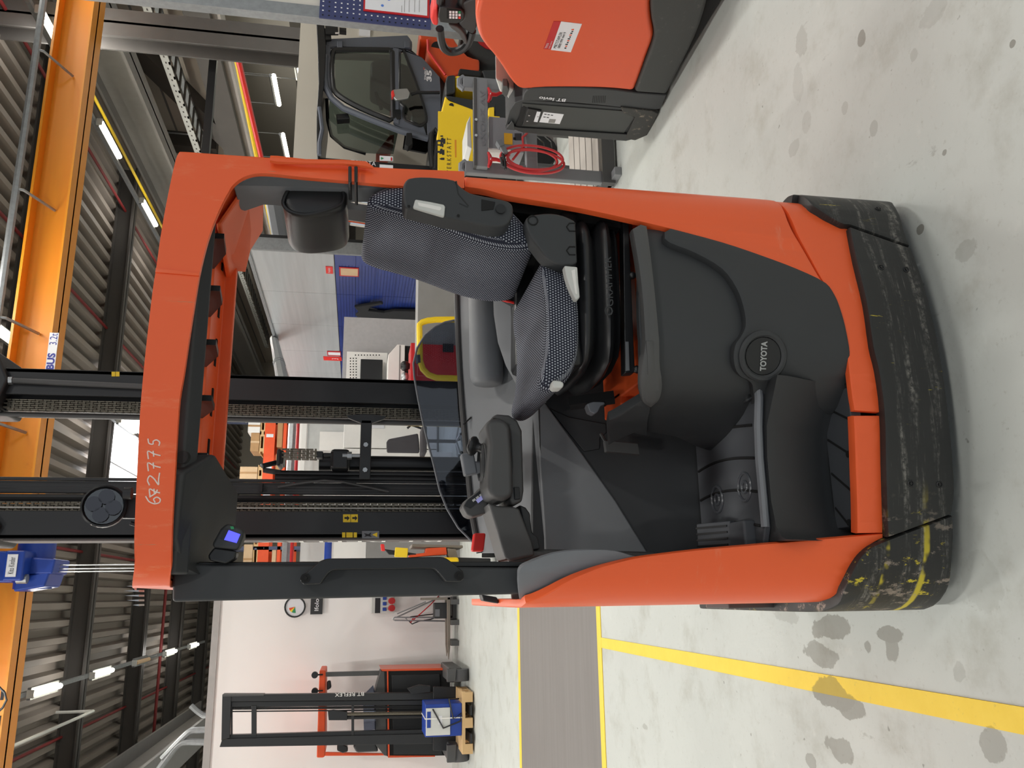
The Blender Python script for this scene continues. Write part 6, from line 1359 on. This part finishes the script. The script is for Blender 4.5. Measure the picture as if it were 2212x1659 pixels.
for i in range(3):
    x = b[0] + w_ * (.14 + .32 * i); obj('blue_socket', MB().box((x, WQ - .165, b[2] + h_ * .36), (x + w_ * .2, WQ - .138, b[2] + h_ * .52)), BLUE, db, bevel=.006)
for i in range(2):
    x = b[0] + w_ * (.3 + .42 * i); obj('red_socket', MB().cyl((x, WQ - .14, b[2] + h_ * .16), (x, WQ - .20, b[2] + h_ * .12), .055, 12), RED, db)
# charger frame with cables and black box, standing by the wall
fr = thing('charging_frame', 'bare steel charging frame with cables standing against the white wall', 'frame', (Q(940, 1335, 14.7).x, 14.7, 0))
def fb(name, pxs, r, mt, q=14.7): return obj(name, MB().tube([Q(x, y, q) for x, y in pxs], r, 6), mt, fr)
fb('post', [(974, 1342), (852, 1340)], .014, STEEL); fb('post', [(974, 1334), (852, 1334)], .014, STEEL); fb('cap', [(852, 1334), (849, 1337), (852, 1340)], .014, STEEL)
fb('stay', [(856, 1334), (950, 1290)], .014, STEEL); fb('stay', [(858, 1326), (920, 1300)], .012, STEEL)
fb('red_cable', [(950, 1285), (930, 1306), (908, 1326), (892, 1340), (886, 1346), (892, 1336), (900, 1332)], .010, RED)
fb('black_cable', [(952, 1330), (930, 1338), (905, 1342), (890, 1348), (884, 1342), (876, 1336), (890, 1332), (940, 1326)], .010, BLACK_S)
b = rq(938, 1302, 974, 1336, 14.5); obj('charger', MB().box((b[0], 14.5, b[2]), (b[1], 14.75, b[3])), BLACK, fr, bevel=.012)
b2 = rq(940, 1316, 950, 1332, 14.49); obj('charger_label', MB().box((b2[0], 14.49, b2[2]), (b2[1], 14.5, b2[3])), GREYT, fr)
obj('base', MB().box((b[0] - .05, 14.45, 0), (b[1] + .1, 14.9, .06)).box((b[0] - .0, 14.55, .06), (b[0] + .04, 14.6, b[2])).box((b[1] - .04, 14.55, .06), (b[1], 14.6, b[2])), GREYD, fr)
# spare forks lying on the floor by the wall
for i, (y0, y1, q, z) in enumerate([(1290, 1418, 14.55, .075), (1290, 1425, 14.25, .075)]):
    a = Q(980, y0, q); b3 = Q(980, y1, q)
    f = thing('spare_fork', ['brown worn fork tine lying along the white wall, the rear one', 'brown worn fork tine lying along the white wall, the front one'][i], 'fork', (a.x, q, .12))
    obj('tine', MB().prism([(a.x, q, .13), (b3.x + .2, q, .13), (b3.x, q, .15), (b3.x + .2, q, .17), (a.x, q, .18)], (0, .12, 0)), MATS['worn_steel'], f, bevel=.004)
    obj('heel', MB().box((a.x - .04, q, .13), (a.x, q + .12, .6)), MATS['worn_steel'], f, bevel=.004)
for i in range(3):
    p = Q(985, 1300 + i * 44, 14.3).x; tag(obj('floor_bearer', MB().box((p - .04, 14.1, 0), (p + .04, 14.8, .13)), GREYD), ['dark bearer under the spare forks nearest the post', 'dark bearer under the middle of the spare forks', 'dark bearer under the tips of the spare forks'][i], 'bearer')
# ================================================================ SECOND REACH TRUCK before the white wall
R0 = 13.8
S = thing('parked_reach_truck', 'second reach truck with tall black mast parked before the white wall', 'forklift', (-1.7, R0, 0))
def rp(name, px, q, th, mt, par=None, bevel=.006): return obj(name, MB().prism(qpoly(px, q), (0, th, 0)), mt, par or S, bevel=bevel)
MQ2 = 13.2
rp('mast_upright', [(484, 1501), (972, 1496), (972, 1511), (484, 1516)], MQ2, .14, BLACK_M); rp('mast_upright', [(480, 1596), (972, 1584), (972, 1606), (474, 1614)], MQ2, .14, BLACK_M)
rp('mast_inner', [(484, 1516), (972, 1512), (972, 1522), (484, 1528)], MQ2 + .03, .1, BLACK_S); rp('mast_inner', [(482, 1588), (972, 1574), (972, 1584), (482, 1597)], MQ2 + .03, .1, BLACK_S)
rp('mast_head', [(480, 1500), (500, 1500), (496, 1594), (478, 1600)], MQ2 - .01, .16, BLACK_M); rp('mast_cap', [(480, 1500), (570, 1500), (570, 1503), (482, 1505)], MQ2 - .02, .2, GREYD)
for x0, x1 in ((543, 554), (759, 765)): rp('mast_crossbar', [(x0, 1524), (x1, 1524), (x1, 1590), (x0, 1590)], MQ2 + .02, .04, BLACK_M)
rp('mast_crossbar', [(499, 1524), (502, 1524), (502, 1592), (499, 1592)], MQ2 + .02, .04, BLACK_M)
for y in (1529, 1532, 1537): obj('mast_hose', MB().tube([Q(502, y, MQ2 + .06), Q(940, y - 4, MQ2 + .06)], .010, 6), BLACK_S, S)
obj('lift_cylinder', MB().tube([Q(712, 1551, MQ2 + .05), Q(960, 1546, MQ2 + .05)], .026, 10), BLACK_S, S); obj('cylinder_chain', MB().tube([Q(712, 1543, MQ2 + .02), Q(930, 1540, MQ2 + .02)], .026, 6), CHAINM, S)
rp('cylinder_head', [(708, 1536), (720, 1534), (750, 1538), (750, 1556), (710, 1556)], MQ2 - .01, .1, BLACK_S)
# chassis, battery bay, outriggers
rp('body', [(830, 1448), (962, 1446), (972, 1450), (972, 1632), (836, 1634)], R0, 1.0, VOID)
rp('orange_top', [(822, 1447), (836, 1448), (842, 1634), (834, 1636), (822, 1612), (832, 1500)], R0 - .02, .04, ORANGE_D) if False else None
rp('orange_edge', [(836, 1450), (839, 1450), (842, 1634), (838, 1634)], R0 - .02, .06, ORANGE_D); rp('orange_side', [(822, 1446), (962, 1443), (962, 1448), (826, 1450)], R0 - .01, .9, ORANGE_L); rp('orange_side', [(838, 1632), (940, 1632), (940, 1635), (838, 1637)], R0 - .01, .9, ORANGE_L)
rp('dash', [(808, 1500), (822, 1450), (838, 1450), (840, 1634), (830, 1632), (812, 1610)], R0 + .02, .5, GREYD)
rp('battery', [(846, 1458), (950, 1456), (955, 1630), (850, 1630)], R0 - .03, .05, BLACK_S)
for y0, y1 in ((1440, 1478), (1604, 1652)):
    b = rq(964, y0, 1010, y1, 12.85); ym = (y0 + y1) / 2
    obj('support_arm', MB().box((b[0] + .02, 12.9, .10), (b[1] - .02, R0 + .3, .30)), GREYD, S, bevel=.02)
    obj('load_wheel', MB().cyl((b[0] + .04, 12.95, .16), (b[1] - .04, 12.95, .16), .16, 18), mat('wheel_grey', (92, 92, 94), .5), S)
    rp('wheel_guard', [(966, y0 + 6), (986, y0 + 4), (984, y1 - 6), (966, y1 - 4)], 12.75, .1, GREYD)
rp('carriage', [(936, 1484), (990, 1484), (990, 1622), (936, 1622)], 13.12, .08, BLACK_M); rp('reach_carriage', [(880, 1488), (905, 1480), (930, 1482), (930, 1495), (890, 1500)], 13.12, .1, BLACK_S)
# guard, posts, seat and lamps
rp('overhead_guard', [(690, 1448), (703, 1448), (702, 1634), (698, 1637), (684, 1637), (688, 1500)], R0 + .1, .9, ORANGE_D, bevel=.02)
rp('guard_post', [(704, 1452), (820, 1449), (818, 1459), (704, 1462)], R0 + .12, .06, GREYD); rp('guard_post', [(700, 1625), (836, 1628), (836, 1632), (700, 1633)], R0 + .9, .06, ORANGE_D)
rp('headrest', [(728, 1608), (736, 1606), (750, 1612), (752, 1624), (740, 1627), (728, 1622)], R0 + .4, .25, LEATHER, bevel=.02); rp('seat_back', [(762, 1612), (790, 1588), (806, 1590), (818, 1624), (770, 1626)], R0 + .4, .3, BLACK, bevel=.03)
rp('wind_screen', [(784, 1502), (806, 1480), (812, 1500), (812, 1576), (786, 1578)], R0 - .05, .008, SCREEN_G, bevel=0)
for x, y in ((680, 1458), (680, 1493)):
    c = Q(x, y, R0 + .05); obj('work_lamp', MB().cyl(c + V((0, -.03, 0)), c + V((0, .05, 0)), .05, 14), BLACK_S, S); obj('lamp_stem', MB().cyl(c, c + V((0, .03, -.12)), .012, 6), BLACK_S, S)
rp('beacon', [(706, 1472), (714, 1470), (716, 1486), (706, 1492)], R0 + .15, .12, BLACK_S, bevel=.02)
txt('lettering', 'BT REFLEX', Q(755, 1500, MQ2 - .002), (0, 0, 1), (-1, 0, 0), WHITE, S, h=.05, wd=.42)
for x0 in (1530, 1590): 
    b = rq(985, x0, 1000, x0 + 12, 12.4)
    obj('fork_tine', MB().prism([(b[0], 13.12, .10), (b[0], 12.2, .07), (b[0], 12.2, .05), (b[0], 13.12, .05)], (.12, 0, 0)), BLACK_M, S)
# pallet on its forks
PQ2 = 12.3
b = rq(1000, 1494, 1022, 1629, PQ2); p0, p1 = b[0], b[1]
pal = thing('pallet', 'wooden pallet on the forks of the second reach truck', 'pallet', ((p0 + p1) / 2, PQ2 + .4, .0))
for i in range(5): obj('top_board', MB().box((p0, PQ2 + i * .165, .150), (p1, PQ2 + i * .165 + .12, .172)), WOOD, pal)
for p in (p0, (p0 + p1) / 2 - .07, p1 - .14):
    obj('bottom_board', MB().box((p, PQ2, .024), (p + .13, PQ2 + .8, .046)), WOOD, pal)
    for k in range(3): obj('block', MB().box((p, PQ2 + k * .34, .046), (p + .13, PQ2 + k * .34 + .12, .13)), WOOD, pal)
for k in range(3): obj('stringer_board', MB().box((p0, PQ2 + k * .34, .13), (p1, PQ2 + k * .34 + .12, .150)), WOOD, pal)
bx0, bx1 = Q(960, 1592, PQ2).x, Q(960, 1521, PQ2).x; ztop = Q(919, 1555, PQ2).z
bx = thing('blue_battery_box', 'blue box battery with a white panel strapped on the wooden pallet', 'box', ((bx0 + bx1) / 2, PQ2 + .3, .173))
obj('case', MB().box((bx0, PQ2 + .04, .173), (bx1, PQ2 + .62, ztop)), BLUE, bx, bevel=.01)
zpl = Q(973, 1555, PQ2).z; fp = obj('front_panel', MB().box((bx0 + .02, PQ2 + .02, zpl), (bx1 - .05, PQ2 + .04, ztop - .01)), GREYL, bx, bevel=.006)
mid = (bx0 + bx1) / 2
obj('blue_badge', MB().box((mid - .09, PQ2 + .012, (zpl + ztop) / 2 + .10), (mid + .12, PQ2 + .02, (zpl + ztop) / 2 + .15)), BLUE, fp)
obj('label', MB().box((mid - .05, PQ2 + .013, (zpl + ztop) / 2 - .06), (mid + .06, PQ2 + .02, (zpl + ztop) / 2 - .01)), PAPER, fp)
obj('strap', MB().box((mid + .02, PQ2 + .008, .172), (mid + .034, PQ2 + .63, ztop + .006)), WHITE, bx)
obj('cable', MB().tube([(bx1 - .06, PQ2 + .01, ztop - .1), (mid - .1, PQ2, zpl + .1), (bx0 + .2, PQ2 - .02, .2), (bx0 + .3, PQ2 + .0, .19), (bx1 - .2, PQ2 - .02, .30), (bx1 + .06, PQ2 + .02, .36), (bx1 + .03, PQ2 + .3, .19)], .012, 6), BLACK_S, bx)
# low guard board next to the truck at its right, on the far left of the picture bottom
